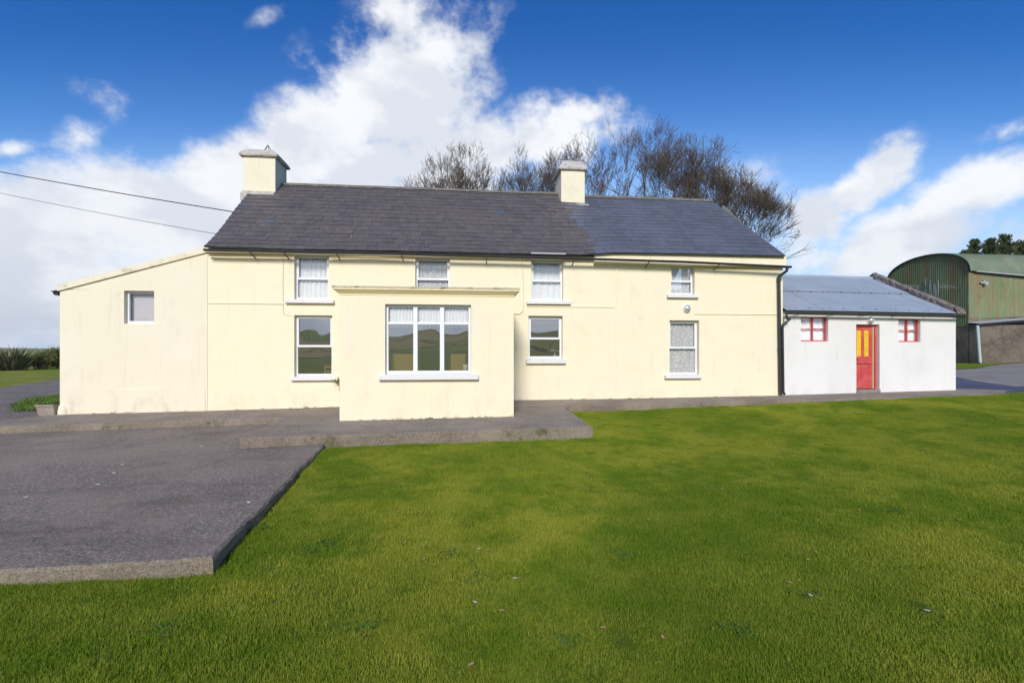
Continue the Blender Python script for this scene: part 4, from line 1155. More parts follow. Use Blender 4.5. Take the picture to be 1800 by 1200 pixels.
# door
a, b, c, d = sdo; yd = SY + .15
mb = MB(); mb.box(a - .0 + .002, a + .05, yd - .04, yd + .05, c, d - .003); mb.box(b - .07, b - .002, yd - .04, yd + .05, c, d - .003); mb.box(a + .05, b - .07, yd - .04, yd + .05, d - .06, d - .003)
door = mb.build('door_frame', M['red'], shed)
mb = MB(); x0, x1 = a + .052, b - .125; xm = (x0 + x1) / 2; z0, z1 = c + .05, d - .063
def db(xa, xb, za, zb, pr=0.0): mb.box(xa, xb, yd - pr, yd + .035, za, zb, bev=.004)
hh = z1 - z0; zl = z0 + hh * .52; zq = z0 + hh * .42
db(x0, x0 + .10, z0, z1); db(x1 - .10, x1, z0, z1); mb.box(xm - .05, xm + .05, yd + .004, yd + .033, z0 + .15, z1 - .1, bev=.004)
[mb.box(x0 + .098, x1 - .098, yd + .002, yd + .034, a_, b_, bev=.004) for a_, b_ in ((z1 - .11, z1), (zq, zl), (z0, z0 + .20))]
mb.box(x0 + .09, x1 - .09, yd + .016, yd + .03, z0 + .1, zq + .01); mb.box(x0 - .01, x1 + .01, yd - .03, yd, zq - .035, zq - .015)
dr = mb.build('door', M['red'], shed); dr['label'] = 'faded red panelled door with yellow upper panels'
mb = MB(); mb.box(x0 + .09, x1 - .09, yd + .018, yd + .028, zl - .01, z1 - .10); mb.build('door_pane', M['yellowpane'], dr)
mb = MB(); mb.box(x1 + .006, x1 + .03, yd - .03, yd + .03, z0, z1); mb.build('door_trim', M['cable_yellow'], dr)
mb = MB(); mb.box(a, b, SY - .05, SY + .3, c - .12, c + .03, bev=.01); mb.build('doorstep', M['path'], shed)
mb = MB(); mb.tube([(x0 + .05, yd - .0, z0 + hh * .47), (x0 + .05, yd - .05, z0 + hh * .47)], .012, 8); mb.lathe([(.0, -.075), (.024, -.07), (.028, -.055), (.02, -.045)], x0 + .05, yd, 12, axis='y', cz=z0 + hh * .47); mb.build('handle', M['wire'], dr)
mb = MB(); mb.box(SXL + .05, SXR - .05, .5, 6.0, .25, .34); mb.build('floor', M['dark'], shed)
lamp(1529, 563, SY, shed, .10)

# ------------------------------------------------------------------ green barn, concrete store
barn = thing('barn', (38, 17, .8), 'tall green round roofed hay barn of rusty corrugated iron', 'barn')
BX = at(1703, 500, 14)[0]; BY0, BY1 = 14.0, 19.9; EZB = at(1703, 478, 14)[1]
BX1 = 56.0
def arc(f, ez0, ez1, y0, y1, rise):
    an = math.pi * f; return (lerp(y0, y1, .5 - .5 * math.cos(an)), lerp(ez0, ez1, f) + rise * math.sin(an) ** .85)
RISE = 1.60
mb = MB()
# gable sheet in the plane x = BX, corrugated vertically (waves along y)
pitch = .15
def gtop(y):
    f = math.acos(max(-1, min(1, 1 - 2 * (y - BY0) / (BY1 - BY0)))) / math.pi
    return arc(f, EZB, EZB, BY0, BY1, RISE)[1]
n = int((BY1 - BY0) / pitch * 6)
ZG = 3.25
for i in range(n):
    ya, yb = lerp(BY0, BY1, i / n), lerp(BY0, BY1, (i + 1) / n)
    xa, xb = BX + 0.016 * math.sin(ya / pitch * 6.283), BX + .011 * math.sin(yb / pitch * 6.283)
    mb.quad((xa, ya, ZG), (xb, yb, ZG), (xb, yb, gtop(yb)), (xa, ya, gtop(ya)))
n = int((BX1 - BX) / pitch * 6)
for i in range(n):
    xa, xb = lerp(BX, BX1, i / n), lerp(BX, BX1, (i + 1) / n)
    ya, yb = BY0 + .014 * math.sin(xa / pitch * 6.283), BY0 + .014 * math.sin(xb / pitch * 6.283)
    za, zb = EZB - .35 * (xa - BX) / 5 if xa - BX < 8 else EZB - .56, EZB - .35 * (xb - BX) / 5 if xb - BX < 8 else EZB - .56
    zl0, zl1 = 3.75 + .03 * (xa - BX), 3.75 + .03 * (xb - BX)
    mb.quad((xa, ya, zl0), (xb, yb, zl1), (xb, yb, zb), (xa, ya, za))
mb.build('wall_cladding', M['barn'], barn, smooth=True)
mb = MB()
def rf(u, v):
    x = lerp(BX - .12, BX1, u); dzx = min(.56, max(0, (x - BX) * .07))
    f = -.02 + 1.04 * v; an = math.pi * max(0, min(1, f))
    y, z = arc(max(0, min(1, f)), EZB, EZB, BY0 - .18, BY1 + .1, RISE)
    k = max(0, 1 - f / .25)
    return (x, y - .25 * dzx * k, z + .05 - dzx * k + .02 * math.sin(x / .15 * 6.283))
mb.grid(rf, 620, 30); broof = mb.build('roof', M['barnroof'], barn, smooth=True)
mb = MB()
for k in range(30):
    p, q = rf(0, k / 30), rf(0, (k + 1) / 30)
    mb.hexa([(p[0] - .02, p[1], p[2] - .08), (p[0] + .05, p[1], p[2] - .08), (q[0] + .05, q[1], q[2] - .08), (q[0] - .02, q[1], q[2] - .08), (p[0] - .02, p[1], p[2] + .02), (p[0] + .05, p[1], p[2] + .02), (q[0] + .05, q[1], q[2] + .02), (q[0] - .02, q[1], q[2] + .02)])
mb.build('barge_edge', M['wire'], broof)
mb = MB(); mb.tube([(BX + .3, BY0 - .2, EZB + .02), (BX + 8, BY0 - .3, EZB - .50), (BX1, BY0 - .3, EZB - .52)], .045, 8); mb.build('gutter', M['galv'], broof)
mb = MB()   # faded sheet on the gable
ya, yb = 15.95, 17.6
mb.grid(lambda u, v: (BX - .03 + .011 * math.sin(lerp(ya, yb, u) / pitch * 6.283), lerp(ya, yb, u), lerp(5.35, 6.55 - .25 * math.sin(u * 9), v)), 80, 2); mb.build('faded_sheet', M['barnpatch'], barn, smooth=True)
mb = MB()
mb.box(BX + .02, BX1, BY0 + .03, BY0 + .3, .2, 3.8); mb.box(BX + .02, BX + .3, BY0 + .3, BY1, .2, 3.3); mb.box(BX + .02, BX1, BY1 - .2, BY1, .2, 6.5)
mb.build('base_wall', M['barnwall'], barn)
mb = MB(); x, z = at(1728, 499, BY0)    # broken floodlight on the cladding with its bent bracket
mb.lathe([(.0, 0), (.10, -.02), (.13, -.12), (.10, -.20), (.0, -.2)], x, BY0 - .05, 14, axis='y', cz=z)
mb.box(x - .30, x - .1, BY0 - .14, BY0 - .08, z + .02, z + .12); mb.box(x - .05, x + .05, BY0 - .1, BY0 - .02, z - .1, z + .22)
mb.build('floodlight', M['galv'], barn)

store = thing('store_shed', (34, 11, .7), 'low bare concrete store in front of the green barn, corrugated lid roof', 'store')
SYY = 13.35; CX0 = X_(1722, SYY); SZ = at(1722, 570, SYY)[1]; mb = MB(); mb.box(CX0, 52, SYY, 13.98, .1, SZ - .02); mb.build('wall', M['barnwall'], store)
mb = MB(); mb.box(CX0 - .03, 52, SYY - .07, SYY - .002, .1, 1.25, bev=.01); mb.build('plinth', M['barnwall'], store)
mb = MB(); corr(mb, CX0 - .15, 52, SYY - .2, SZ + .04, 13.97, SZ + .16, 1.6, .15, .022, 3); r = mb.build('roof', M['galv'], store, smooth=True)
mb = MB(); mb.hexa([(CX0 - .15, SYY - .18, SZ - .08), (52, SYY - .18, SZ + 1.52), (52, SYY, SZ + 1.52), (CX0 - .15, SYY, SZ - .08), (CX0 - .15, SYY - .18, SZ), (52, SYY - .18, SZ + 1.6), (52, SYY, SZ + 1.6), (CX0 - .15, SYY, SZ)]); mb.build('eaves_board', M['wire'], store)
mb = MB(); mb.tube([P3(1718, 572, SYY - .2), P3(1718.5, 578, SYY - .2), P3(1723, 637, SYY - .2)], .08, 10); mb.build('downpipe', M['pipe_pale'], store)
poly_sheet('mossy_verge', [(18, 13), (24, 9.2), (28, 9.6), (33, 12.4), (36, 13.1), (36, 14), (18, 18)], H, .03, M['grass'], 1.0, .25)

# ------------------------------------------------------------------ bare trees
def bare_tree(px, Y, top_py, wpx, seed, label, lean=0.0, limbs=7):
    x, _ = at(px, 600, Y); zt = at(px, top_py, Y)[1]; g = H(x, Y) - .1; Ht = zt - g
    w = wpx / F * (Y + D) / CT; rnd = random.Random(seed)
    t = thing('bare_tree', (x, Y, g), label, 'tree', 'bare trees behind the farmhouse')
    tr = MB(); cr = MB()
    fz = g + Ht * .50; R_ = zt - fz
    cx = x - lean * w * .45
    def inside(p):
        q = Vector(((p.x - x - lean * w * .2 * (p.z - fz) / R_) / w, (p.y - Y) / (w * .8), (p.z - fz) / R_)); return q.length < 1 + .10 * mnoise.noise(q * 3 + Vector((seed, 0, 0)))
    top = Vector((cx, Y, fz - .1 * R_))
    tr.tube([Vector((cx, Y, g)), Vector((cx + .05, Y, g + Ht * .2)), top], [.26, .2, .16], 9, caps=False)
    def grow(p, d, L, r, depth):
        pts = [p]; rs = [r]; q = p.copy(); dd = d.copy(); n = 3 if depth < 4 else 2
        for k in range(n):
            dd = (dd + Vector((rnd.gauss(0, .10), rnd.gauss(0, .10), rnd.gauss(.012, .05)))).normalized()
            q = q + dd * (L / n); pts.append(q.copy()); rs.append(max(.0050, r * (1 - .32 * (k + 1) / n)))
        cr.tube(pts, rs, 6 if depth < 2 else 4 if depth < 4 else 3, caps=False)
        re = rs[-1]
        if depth >= 9 or not inside(q): 
            return
        nb = 1 if (depth > 6 and rnd.random() < .2) else 2 if rnd.random() < .88 else 3
        a0 = rnd.uniform(0, 6.283)
        for k in range(nb):
            ang = rnd.uniform(.26, .62) if k else rnd.uniform(.05, .26)
            ax1 = dd.orthogonal().normalized(); ax2 = dd.cross(ax1); az = a0 + k * 6.283 / nb + rnd.uniform(-.5, .5)
            nd = dd * math.cos(ang) + (ax1 * math.cos(az) + ax2 * math.sin(az)) * math.sin(ang)
            out = (q - top); out = out.normalized() if out.length > .1 else dd
            nd = (nd + out * .14 + Vector((0, 0, .03))).normalized()
            grow(q, nd, L * rnd.uniform(.78, .92) if k == 0 else L * rnd.uniform(.62, .86), re * (rnd.uniform(.80, .9) if k == 0 else rnd.uniform(.6, .8)), depth + 1)
        if depth >= 3 and rnd.random() < .45:
            i = rnd.randrange(len(pts) - 1); b_ = pts[i].lerp(pts[i + 1], rnd.random())
            sdv = Vector((rnd.gauss(0, 1), rnd.gauss(0, 1), rnd.gauss(.3, .5))).normalized()
            v = (dd * .9 + sdv * .8).normalized(); l = rnd.uniform(.3, .7)
            m1 = b_ + v * l * .55; v2 = (v + Vector((rnd.gauss(0, .25), rnd.gauss(0, .25), .25))).normalized()
            cr.tube([b_, m1, m1 + v2 * l * .5], [.010, .008, .005], 3, caps=False)
            v3 = (v + Vector((rnd.gauss(0, .5), rnd.gauss(0, .5), .2))).normalized(); cr.tube([m1, m1 + v3 * l * .4], [.007, .004], 3, caps=False)
    for k in range(limbs):
        az = 6.283 * (k * .618 + rnd.uniform(-.05, .05)); tilt = .08 + 1.10 * ((k + .5) / limbs) ** .6
        wr = min(1.0, w / R_ * 1.6)
        d = Vector((math.cos(az) * math.sin(tilt) * wr, math.sin(az) * math.sin(tilt) * wr, math.cos(tilt))).normalized()
        grow(top + Vector((0, 0, -.1)), d, R_ * rnd.uniform(.18, .23), rnd.uniform(.07, .105), 0)
    tr.build('trunk', M['bark'], t, smooth=True); cr.build('crown', M['bark'], t, smooth=True)
TREES = [(742, 12.5, 285, 50, 1, 'low bare bush-like tree at the left end of the tree row', -.2, 8),
         (815, 12, 248, 112, 2, 'rounded bare tree standing apart between the chimneys', .0, 11),
         (925, 14, 256, 66, 3, 'bare tree just left of the middle chimney', -.2, 9),
         (985, 13, 230, 90, 4, 'bare tree directly behind the middle chimney', -.2, 9),
         (1062, 12, 212, 100, 5, 'tall bare tree first to the right of the middle chimney', 0, 10),
         (1142, 12.5, 196, 108, 6, 'tallest bare tree, at the top of the dome of branches', .0, 11),
         (1212, 11.5, 216, 108, 7, 'bare tree right of the tallest one', .2, 11),
         (1266, 11, 250, 112, 8, 'bare tree leaning right above the end of the ridge', .3, 10),
         (1303, 10.5, 292, 106, 9, 'low bare tree at the right end, reaching past the gable', .3, 10)]
for (px, Y, ty, wp, sd_, lb, ln, na) in TREES: bare_tree(px, Y, ty, wp, sd_ + 40, lb, ln, na)

# ------------------------------------------------------------------ conifers behind the barn
def conifer(px, Y, top_py, w, seed, label):
    x, _ = at(px, 600, Y); zt = at(px, top_py, Y)[1]; g = 1.0; rnd = random.Random(seed)
    t = thing('conifer', (x, Y, g), label, 'tree', 'conifers behind the green barn')
    tr = MB(); tr.tube([(x, Y, g), (x, Y, (g + zt) / 2), (x + .1, Y, zt - .4)], [.3, .2, .04], 7); tr.build('trunk', M['bark'], t, smooth=True)
    cr = MB(); Hh = zt - g
    nb = 330
    for k in range(nb):
        f = (k + rnd.random()) / nb; z = g + Hh * (.12 + .86 * f); L = w * (1.02 - f) ** .7 * rnd.uniform(.45, 1.25) + .35
        an = rnd.uniform(0, 6.283); el = rnd.uniform(.25, .75) + .35 * f
        d = Vector((math.cos(an) * math.cos(el), math.sin(an) * math.cos(el), math.sin(el)))
        p = Vector((x, Y, z - .3 * L))
        m = max(5, int(L / .16))
        for i in range(m):
            q = p + d * L * (i + 1) / m; s = .26 * (1.15 - i / m) + .05
            for _ in range(5):
                dd = (d * .7 + Vector((rnd.gauss(0, .6), rnd.gauss(0, .6), rnd.gauss(.25, .4)))).normalized()
                sd = dd.cross(Vector((rnd.random(), rnd.random(), rnd.random()))).normalized() * s * .26
                e = q + dd * s * rnd.uniform(.9, 1.7)
                a_ = cr.vert(q - sd); b_ = cr.vert(q + sd); c_ = cr.vert(e); cr.face((a_, b_, c_))
    cr.build('crown', M['conifer'], t)
conifer(1697, 34, 440, 2.0, 1, 'smallest dark conifer top, leftmost above the barn roof')
conifer(1713, 34, 421, 3.2, 2, 'dark conifer with a pointed top, second from left above the barn')
conifer(1740, 33, 419, 3.4, 3, 'dark rounded conifer in the middle of the group above the barn')
conifer(1768, 33, 411, 3.8, 4, 'tallest dark conifer of the group above the barn')
conifer(1796, 33.5, 424, 3.6, 5, 'dark conifer cut by the right edge of the photo')

# ------------------------------------------------------------------ left background plants
def flax(px, py_b, top_py, Y, w, seed, label):
    x, zb = at(px, py_b, Y); zb = H(x, Y) - .02; zt = at(px, top_py, Y)[1]; Hh = zt - zb; rnd = random.Random(seed)
    t = thing('flax_plant', (x, Y, zb), label, 'shrub', 'flax plants on the far lawn')
    mb = MB(); md = MB()
    for k in range(260):
        an = rnd.uniform(0, 6.283); tilt = abs(rnd.gauss(0, .55)) + .05; L = Hh * rnd.uniform(.6, 1.12)
        bx = x + math.cos(an) * rnd.uniform(0, w * .35); by = Y + math.sin(an) * rnd.uniform(0, w * .35)
        dead = k % 6 == 0
        if dead: tilt = rnd.uniform(.9, 1.35); L *= .7
        p = Vector((bx, by, zb)); d = Vector((math.cos(an) * math.sin(tilt), math.sin(an) * math.sin(tilt), math.cos(tilt)))
        sd = Vector((-math.sin(an), math.cos(an), 0)); wd = .05
        tgt = md if dead else mb; prev = None
        for i in range(5):
            f = i / 4; q = p + d * L * f + Vector((math.cos(an), math.sin(an), 0)) * (.22 * L * f * f) - Vector((0, 0, .12 * L * f ** 3)); ww = wd * (1 - f) ** .5 + .004
            a_ = tgt.vert(q - sd * ww); b_ = tgt.vert(q + sd * ww)
            if prev: tgt.face((prev[0], prev[1], b_, a_))
            prev = (a_, b_)
    mb.build('leaves', M['phormium'], t); md.build('dry_leaves', M['phormium_dead'], t)
flax(22, 648, 603, 34, 2.2, 1, 'large spiky flax clump with dry fallen leaves at the left edge')
flax(-25, 648, 606, 33, 2.2, 2, 'flax clump mostly cut off by the left edge')
def shrub(px, Y, top_py, w, seed, label, mat='hedge', dens=2600):
    x, _ = at(px, 600, Y); zt = at(px, top_py, Y)[1]; zb = H(x, Y) - .05; rnd = random.Random(seed); Hh = zt - zb
    t = thing('shrub', (x, Y, zb), label, 'shrub', 'shrubs along the far lawn edge')
    st = MB()
    for k in range(8):
        an = rnd.uniform(0, 6.28); st.tube([(x + .1 * math.cos(an), Y, zb), (x + w * .3 * math.cos(an), Y + w * .2 * math.sin(an), zb + Hh * .55), (x + w * .42 * math.cos(an), Y + w * .3 * math.sin(an), zb + Hh * 1.02)], [.04, .02, .006], 4)
    st.build('stems', M['bark'], t)
    mb = MB(); cl = [(rnd.gauss(0, w * .28), rnd.gauss(0, w * .2), rnd.uniform(.2, .8) * Hh, rnd.uniform(.25, .5) * w * .5) for _ in range(16)]
    for k in range(dens):
        c = rnd.choice(cl); p = Vector((x + c[0] + rnd.gauss(0, c[3] * .6), Y + c[1] + rnd.gauss(0, c[3] * .6), zb + max(.02, c[2] + rnd.gauss(0, c[3] * .45))))
        s = rnd.uniform(.03, .075); n1 = Vector((rnd.gauss(0, 1), rnd.gauss(0, 1), rnd.gauss(0, 1))).normalized(); n2 = n1.orthogonal().normalized()
        mb.quad(p - n1 * s * 1.6, p + n2 * s * .6, p + n1 * s * 1.6, p - n2 * s * .6)
    mb.build('foliage', M[mat], t)
shrub(64, 36, 620, 1.7, 11, 'dark low shrub beside the flax clump')
shrub(80, 38, 611, 2.0, 12, 'olive green shrub in the middle of the far lawn edge')
shrub(99, 37, 608, 2.0, 13, 'reddish green shrub against the lean-to wall corner')
shrub(122, 37, 606, 2.2, 14, 'shrub mostly hidden behind the lean-to wall')

# planter
t = thing('planter', (-10.9, .05, -.07), 'tapered concrete trough planter with low green plants at the house corner', 'planter')
g = S(-10.9, 0) - .03
mb = MB(); x0, x1, y0, y1 = -11.08, -10.66, -.12, .75; hp = .27; q = .05
A = [(x0 + q, y0 + q, g), (x1, y0 + q, g), (x1, y1 - q, g), (x0 + q, y1 - q, g)]; B = [(x0, y0, g + hp), (x1 + .02, y0, g + hp), (x1 + .02, y1, g + hp), (x0, y1, g + hp)]
o = len(mb.v); mb.v += A + B
for i in range(4): mb.face((o + i, o + (i + 1) % 4, o + 4 + (i + 1) % 4, o + 4 + i))
mb.quad(*[(p[0], p[1], g + hp - .04) for p in B]); mb.build('trough', M['planter'], t)
mb = MB(); th = .035
for (xa, xb, ya, yb) in ((x0 - .015, x1 + .02, y0 - .015, y0 + .03), (x0 - .015, x0 + .03, y0 + .03, y1), (x1 - .01, x1 + .02, y0 + .03, y1)): mb.box(xa, xb, ya, yb, g + hp - .01, g + hp + th, bev=.006)
mb.build('rim', M['planter'], t)
def leafy(name, boxs, n, s, par, mat, seed=1):
    r = random.Random(seed); mb = MB()
    for k in range(n):
        p = Vector([r.uniform(*b) for b in boxs]); n1 = Vector((r.gauss(0, 1), r.gauss(0, 1), r.gauss(.6, .6))).normalized(); n2 = n1.orthogonal().normalized(); ss = s * r.uniform(.5, 1.3)
        mb.quad(p - n1 * ss, p + n2 * ss * .55, p + n1 * ss, p - n2 * ss * .55)
    return mb.build(name, M[mat], par)
leafy('plants', ((x0 - .06, x1), (y0, y1), (g + hp - .02, g + hp + .09)), 1500, .026, t, 'weed')
t.children[-1]['kind'] = 'stuff'
vg = MB(); r = random.Random(6)
for k in range(14000):
    px_, py_ = r.uniform(-15, -10.7), r.uniform(.7, 6.2)
    if px_ < -12.3 - (py_ - .7) * .78 + mnoise.noise(Vector((px_, py_, 0))) * .5: continue
    z = H(px_, py_) + .02; h = r.uniform(.03, .10); an = r.uniform(0, 6.28); w_ = .014
    a_ = vg.vert((px_ - w_ * math.cos(an), py_ - w_ * math.sin(an), z)); b_ = vg.vert((px_ + w_ * math.cos(an), py_ + w_ * math.sin(an), z)); c_ = vg.vert((px_ + r.gauss(0, .04), py_ + r.gauss(0, .04), z + h)); vg.face((a_, b_, c_))
tag(vg.build('verge_grass', M['weed']), kind='stuff')

# weed in the corner left of the porch
wx = X_(591, -.2)
t = thing('weed', (wx, -.15, S(wx, -.1)), 'thin green weed growing up the wall left of the porch', 'plant')
mb = MB(); zt = at(590, 664, -.12)[1]; z0 = S(wx, -.1)
pts = [(wx + .12, -.06, z0), (wx + .06, -.08, .5), (wx + .03, -.10, .8), (wx + .05, -.1, zt)]
mb.tube(pts, [.008, .007, .006, .003], 5); mb.build('stem', M['bark'], t)
r = random.Random(4); mb = MB()
for k in range(42):
    p = Vector((wx + r.gauss(.0, .06), -.12 + r.gauss(0, .03), r.uniform(.72, zt - .03))); s = r.uniform(.02, .04)
    n1 = Vector((r.gauss(0, 1), r.gauss(0, .5), r.gauss(0, 1))).normalized(); n2 = n1.orthogonal().normalized()
    mb.quad(p - n1 * s, p + n2 * s * .6, p + n1 * s, p - n2 * s * .6)
mb.build('leaves', M['weed'], t)
# moss and small weeds in the crack along the wall foot
mb = MB(); r = random.Random(14)
for k in range(60):
    cxx = r.choice([r.uniform(XLL, PX0 - .1), r.uniform(PX1 + .2, XR), r.uniform(PX0, PX1)])
    yy = PY if PX0 <= cxx <= PX1 else (PW if cxx < XL else 0)
    for j in range(r.randint(4, 16)):
        p = Vector((cxx + r.gauss(0, .03), yy - .012 - abs(r.gauss(0, .012)), S(cxx, yy) + abs(r.gauss(0, .014)))); s = r.uniform(.006, .016)
        n1 = Vector((r.gauss(0, 1), r.gauss(0, 1), r.gauss(0, 1))).normalized(); n2 = n1.orthogonal().normalized()
        mb.quad(p - n1 * s, p + n2 * s * .6, p + n1 * s, p - n2 * s * .6)
tag(mb.build('moss', M['hedge']), kind='stuff')

# ------------------------------------------------------------------ overhead cables
def cable(pa, pb, sag, r, label):
    a, b = Vector(pa), Vector(pb); pts = []
    for k in range(25):
        f = k / 24; p = a.lerp(b, f); p.z -= sag * 4 * f * (1 - f); pts.append(p)
    mb = MB(); mb.tube(pts, r, 6); tag(mb.build('power_cable', M['wire']), label, 'cable', 'overhead cables')
ax, az_ = at(408, 372, 1.95); bx, bz = at(-330, 235, 9)
cable((ax, 1.95, az_), (bx, 9, bz), .12, .016, 'thick upper overhead cable running from the left edge to the roof verge')
ax, az_ = at(379, 411, .95); bx, bz = at(-330, 262, 8.5)
cable((ax, .95, az_), (bx, 8.5, bz), .16, .008, 'thin lower overhead cable running from the left edge to the eaves')

# ------------------------------------------------------------------ air
hm = bpy.data.materials.new('haze_air'); hm.use_nodes = True; hn = hm.node_tree; hn.nodes.clear()
ho = hn.nodes.new('ShaderNodeOutputMaterial'); hv = hn.nodes.new('ShaderNodeVolumePrincipled')
hv.inputs['Color'].default_value = (0.80, 0.88, 1.0, 1); hv.inputs['Density'].default_value = 0.00013; hv.inputs['Anisotropy'].default_value = 0.2
hn.links.new(hv.outputs[0], ho.inputs['Volume'])
mb = MB(); mb.box(-3300, 3300, -3300, 3300, -18, 100)
hz_o = mb.build('haze', hm); tag(hz_o, kind='stuff')

# ------------------------------------------------------------------ grass blades over the lawn
def tuft(name, seed, n, rad, hmin, hmax, wd):
    r = random.Random(seed); mb = MB()
    for k in range(n):
        a = r.uniform(0, 6.283); q = rad * math.sqrt(r.random()); x, y = q * math.cos(a), q * math.sin(a)
        h = r.uniform(hmin, hmax); an = r.uniform(0, 6.283); b = r.uniform(.1, .9) * h; w = wd * r.uniform(.6, 1.2)
        sx_, sy_ = math.cos(an) * w, math.sin(an) * w; bx, by = math.cos(an + 1.57 + r.gauss(0, .6)) * b, math.sin(an + 1.57 + r.gauss(0, .6)) * b
        c = (r.random(), r.random(), r.random())
        i = len(mb.v)
        mb.v += [(x - sx_, y - sy_, -.008), (x + sx_, y + sy_, -.008), (x + bx * .4 + sx_ * .7, y + by * .4 + sy_ * .7, h * .6), (x + bx * .4 - sx_ * .7, y + by * .4 - sy_ * .7, h * .6), (x + bx, y + by, h)]
        mb.face((i, i + 1, i + 2, i + 3), 0, c); mb.face((i + 3, i + 2, i + 4), 0, c)
    me = bpy.data.meshes.new(name); me.from_pydata(mb.v, [], mb.f); me.materials.append(M['blade'])
    ca = me.color_attributes.new('tone', 'FLOAT_COLOR', 'CORNER'); buf = []
    for f, c in zip(mb.f, mb.c): buf += list(tuple(c) + (1,)) * len(f)
    ca.data.foreach_set('color', buf)
    return bpy.data.objects.new(name, me)          # not linked: only a source for the instances
tufts = [tuft('grass_tuft', 1, 330, .16, .012, .028, .0018), tuft('grass_tuft', 2, 330, .16, .010, .025, .0019), tuft('grass_tuft', 3, 260, .15, .016, .040, .0018)]
def grass_nodes():
    ng = bpy.data.node_groups.new('grass_scatter', 'GeometryNodeTree')
    ng.interface.new_socket('Geometry', in_out='INPUT', socket_type='NodeSocketGeometry'); ng.interface.new_socket('Geometry', in_out='OUTPUT', socket_type='NodeSocketGeometry')
    N = ng.nodes; L = ng.links
    gi = N.new('NodeGroupInput'); go = N.new('NodeGroupOutput')
    dp_ = N.new('GeometryNodeDistributePointsOnFaces'); dp_.inputs['Density'].default_value = 75.0
    L.new(gi.outputs[0], dp_.inputs['Mesh'])
    jn = N.new('GeometryNodeJoinGeometry')
    for o in tufts:
        oi = N.new('GeometryNodeObjectInfo'); oi.inputs['Object'].default_value = o; oi.inputs['As Instance'].default_value = True
        L.new(oi.outputs['Geometry'], jn.inputs[0])
    ip = N.new('GeometryNodeInstanceOnPoints'); L.new(dp_.outputs['Points'], ip.inputs['Points']); L.new(jn.outputs[0], ip.inputs['Instance'])
    ip.inputs['Pick Instance'].default_value = True
    rv = N.new('FunctionNodeRandomValue'); rv.data_type = 'FLOAT_VECTOR'; rv.inputs[0].default_value = (-.08, -.08, 0); rv.inputs[1].default_value = (.08, .08, 6.283)
    L.new(rv.outputs[0], ip.inputs['Rotation'])
    ns = N.new('ShaderNodeTexNoise'); ns.inputs['Scale'].default_value = .9; ns.inputs['Detail'].default_value = 3
    pn = N.new('GeometryNodeInputPosition'); L.new(pn.outputs[0], ns.inputs['Vector'])
    mr = N.new('ShaderNodeMapRange'); L.new(ns.outputs[0], mr.inputs[0]); mr.inputs[1].default_value = .3; mr.inputs[2].default_value = .7; mr.inputs[3].default_value = .75; mr.inputs[4].default_value = 1.35
    L.new(mr.outputs[0], ip.inputs['Scale'])
    L.new(ip.outputs[0], go.inputs[0])
    return ng
gpoly = [(-6.2, -9.9), (-6.2, YF - .02), (-2.33, YF - .02), (-2.59, -4.45), (2.80, -4.06), (2.76, -1.2), (17.0, -1.17), (26, -1.8), (27, -4), (12, -12.2), (2.5, -12.2), (-3.5, -12.0)]
gr = poly_sheet('lawn_grass', gpoly, H, 0.004, M['grass'], 1.0)
gr['kind'] = 'stuff'
md_ = gr.modifiers.new('scatter', 'NODES'); md_.node_group = grass_nodes()

# clover and daisy-leaf rosettes in the turf, longer grass against the kerbs
def ray_ground(px, py):
    t_ = 5.0; u = (px - 900) / F; v = (HOR - py) / F
    for _ in range(30):
        x = t_ * (ST + u * CT); y = -D + t_ * (CT - u * ST); t_ = (H(x, y) - HC) / v
    return x, y
mb = MB(); r = random.Random(31)
cl = [(575, 958, .16), (548, 972, .12), (530, 1040, .2), (480, 1006, .12), (640, 1108, .14), (790, 975, .08), (1240, 858, .12), (1420, 1050, .1), (845, 1020, .12), (1630, 1075, .1), (1000, 1130, .12), (300, 1110, .2), (1300, 1110, .15), (460, 930, .12), (1570, 900, .15), (1100, 980, .12)]
for (px, py, rad_) in cl:
    cx, cy = ray_ground(px, py)
    for k in range(int(700 * rad_)):
        a_ = r.uniform(0, 6.28); q = rad_ * math.sqrt(r.random()) * (1 + .5 * math.sin(3 * a_ + px)); x, y = cx + q * math.cos(a_), cy + q * math.sin(a_) * .8
        p = Vector((x, y, H(x, y) + r.uniform(.015, .042))); s_ = r.uniform(.008, .016)
        n1 = Vector((r.gauss(0, 1), r.gauss(0, 1), r.gauss(0, .35))).normalized(); n2 = Vector((-n1.y, n1.x, r.gauss(0, .3)))
        mb.quad(p - n1 * s_, p + n2 * s_ * .7, p + n1 * s_, p - n2 * s_ * .7)
tag(mb.build('clover', M['clover']), kind='stuff')
mb = MB()
runs = [((-6.0, YF - .03), (-2.3, YF - .03), 1500), ((-2.28, YF), (-2.56, -4.45), 2600), ((-2.5, -4.47), (2.8, -4.08), 1500), ((2.83, -4.0), (2.78, -1.2), 500), ((2.8, -1.19), (17, -1.17), 2600)]
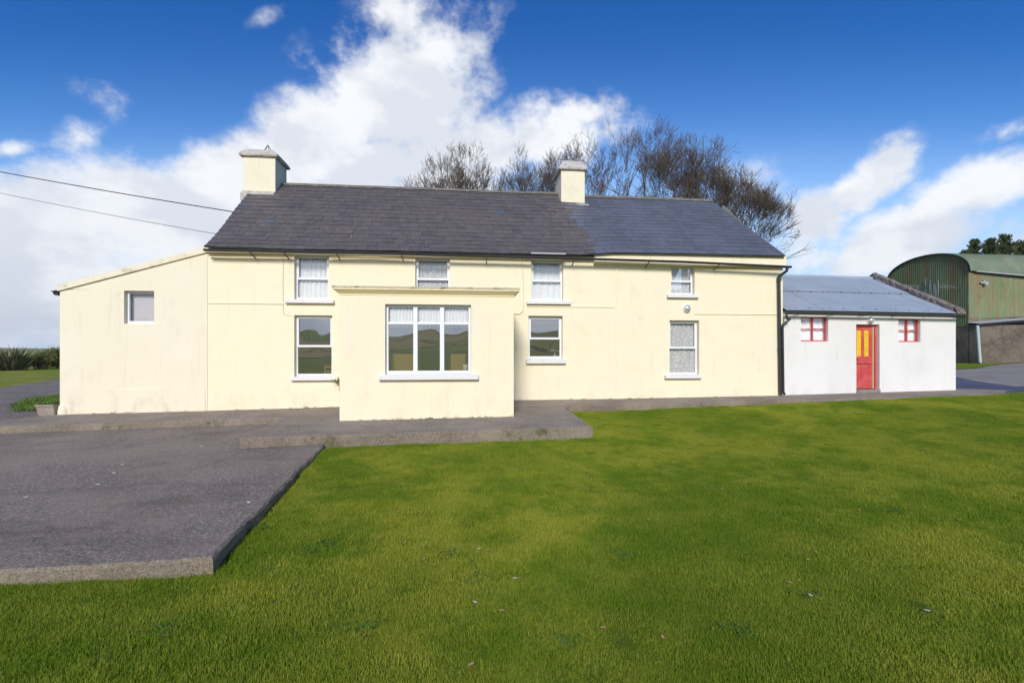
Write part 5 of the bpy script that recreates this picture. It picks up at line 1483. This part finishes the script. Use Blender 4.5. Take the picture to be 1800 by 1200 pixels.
for (pa, pb, n_) in runs:
    for k in range(n_):
        f = r.random(); x, y = lerp(pa[0], pb[0], f), lerp(pa[1], pb[1], f)
        if mnoise.noise(Vector((x * 2.2, y * 2.2, 5))) < -.12: continue
        dx_, dy_ = pb[1] - pa[1], -(pb[0] - pa[0]); L = math.hypot(dx_, dy_); o_ = abs(r.gauss(0, .035))
        x += dx_ / L * o_; y += dy_ / L * o_; z = H(x, y) - .01; h = r.uniform(.03, .085) ; an = r.uniform(0, 6.28); w_ = .0025
        a_ = mb.vert((x - w_ * math.cos(an), y - w_ * math.sin(an), z)); b_ = mb.vert((x + w_ * math.cos(an), y + w_ * math.sin(an), z)); c_ = mb.vert((x + r.gauss(0, .022), y + r.gauss(0, .022), z + h))
        mb.face((a_, b_, c_), 0, (r.random(), r.random() * .9, 0))
tag(mb.build('kerb_grass', M['blade']), kind='stuff')

# fallen leaves and pale flecks
def leaf_thing(px, py, mat, lab, s, grp, seed, zf=H):
    # iterate to the surface
    t_ = 5.0; u = (px - 900) / F; v = (HOR - py) / F
    for _ in range(30):
        x = t_ * (ST + u * CT); y = -D + t_ * (CT - u * ST); t_ = (zf(x, y) + .03 - HC) / v
    r = random.Random(seed); mb = MB(); an = r.uniform(0, 6.28); ca, sa = math.cos(an), math.sin(an)
    prof = [(-1, 0), (-.5, .35), (0, .45), (.5, .3), (1, 0)]
    z = zf(x, y) + (.042 if zf is H else .003)
    prev = None
    for (a, w) in prof:
        ids = [mb.vert((x + s * (a * ca - k * w * sa), y + s * (a * sa + k * w * ca), z + s * (.25 * abs(k) * w + .12 * a * a))) for k in (-1, 0, 1)]
        if prev: mb.face((prev[0], prev[1], ids[1], ids[0])); mb.face((prev[1], prev[2], ids[2], ids[1]))
        prev = ids
    o = mb.build('fallen_leaf', M[mat], smooth=True); tag(o, lab, 'leaf', grp)
for i, (px, py) in enumerate([(1085, 850), (1438, 915), (1155, 915), (1435, 972), (712, 955), (858, 968), (745, 984), (1510, 897), (1140, 915), (1388, 1025), (1420, 985), (882, 1075), (1060, 1105), (1165, 1122), (828, 1170), (480, 895), (700, 900), (740, 935)]):
    leaf_thing(px, py, 'leaf_dry', 'small dry orange brown leaf fallen on the lawn', .028, 'dry leaves on the lawn', i)
for i, (px, py) in enumerate([(905, 1018), (835, 1060), (1270, 860), (842, 966), (1630, 1075), (1425, 1048), (827, 800), (910, 808)]):
    leaf_thing(px, py, 'leaf_pale', 'small pale withered leaf fallen on the lawn', .026, 'pale leaves on the lawn', 40 + i)
for i, (px, py) in enumerate([(200, 828), (215, 813), (354, 782), (45, 870), (437, 879), (172, 848)]):
    leaf_thing(px, py, 'pebble', 'small white fleck lying on the grey driveway', .045, 'white flecks on the driveway', 70 + i, DR)
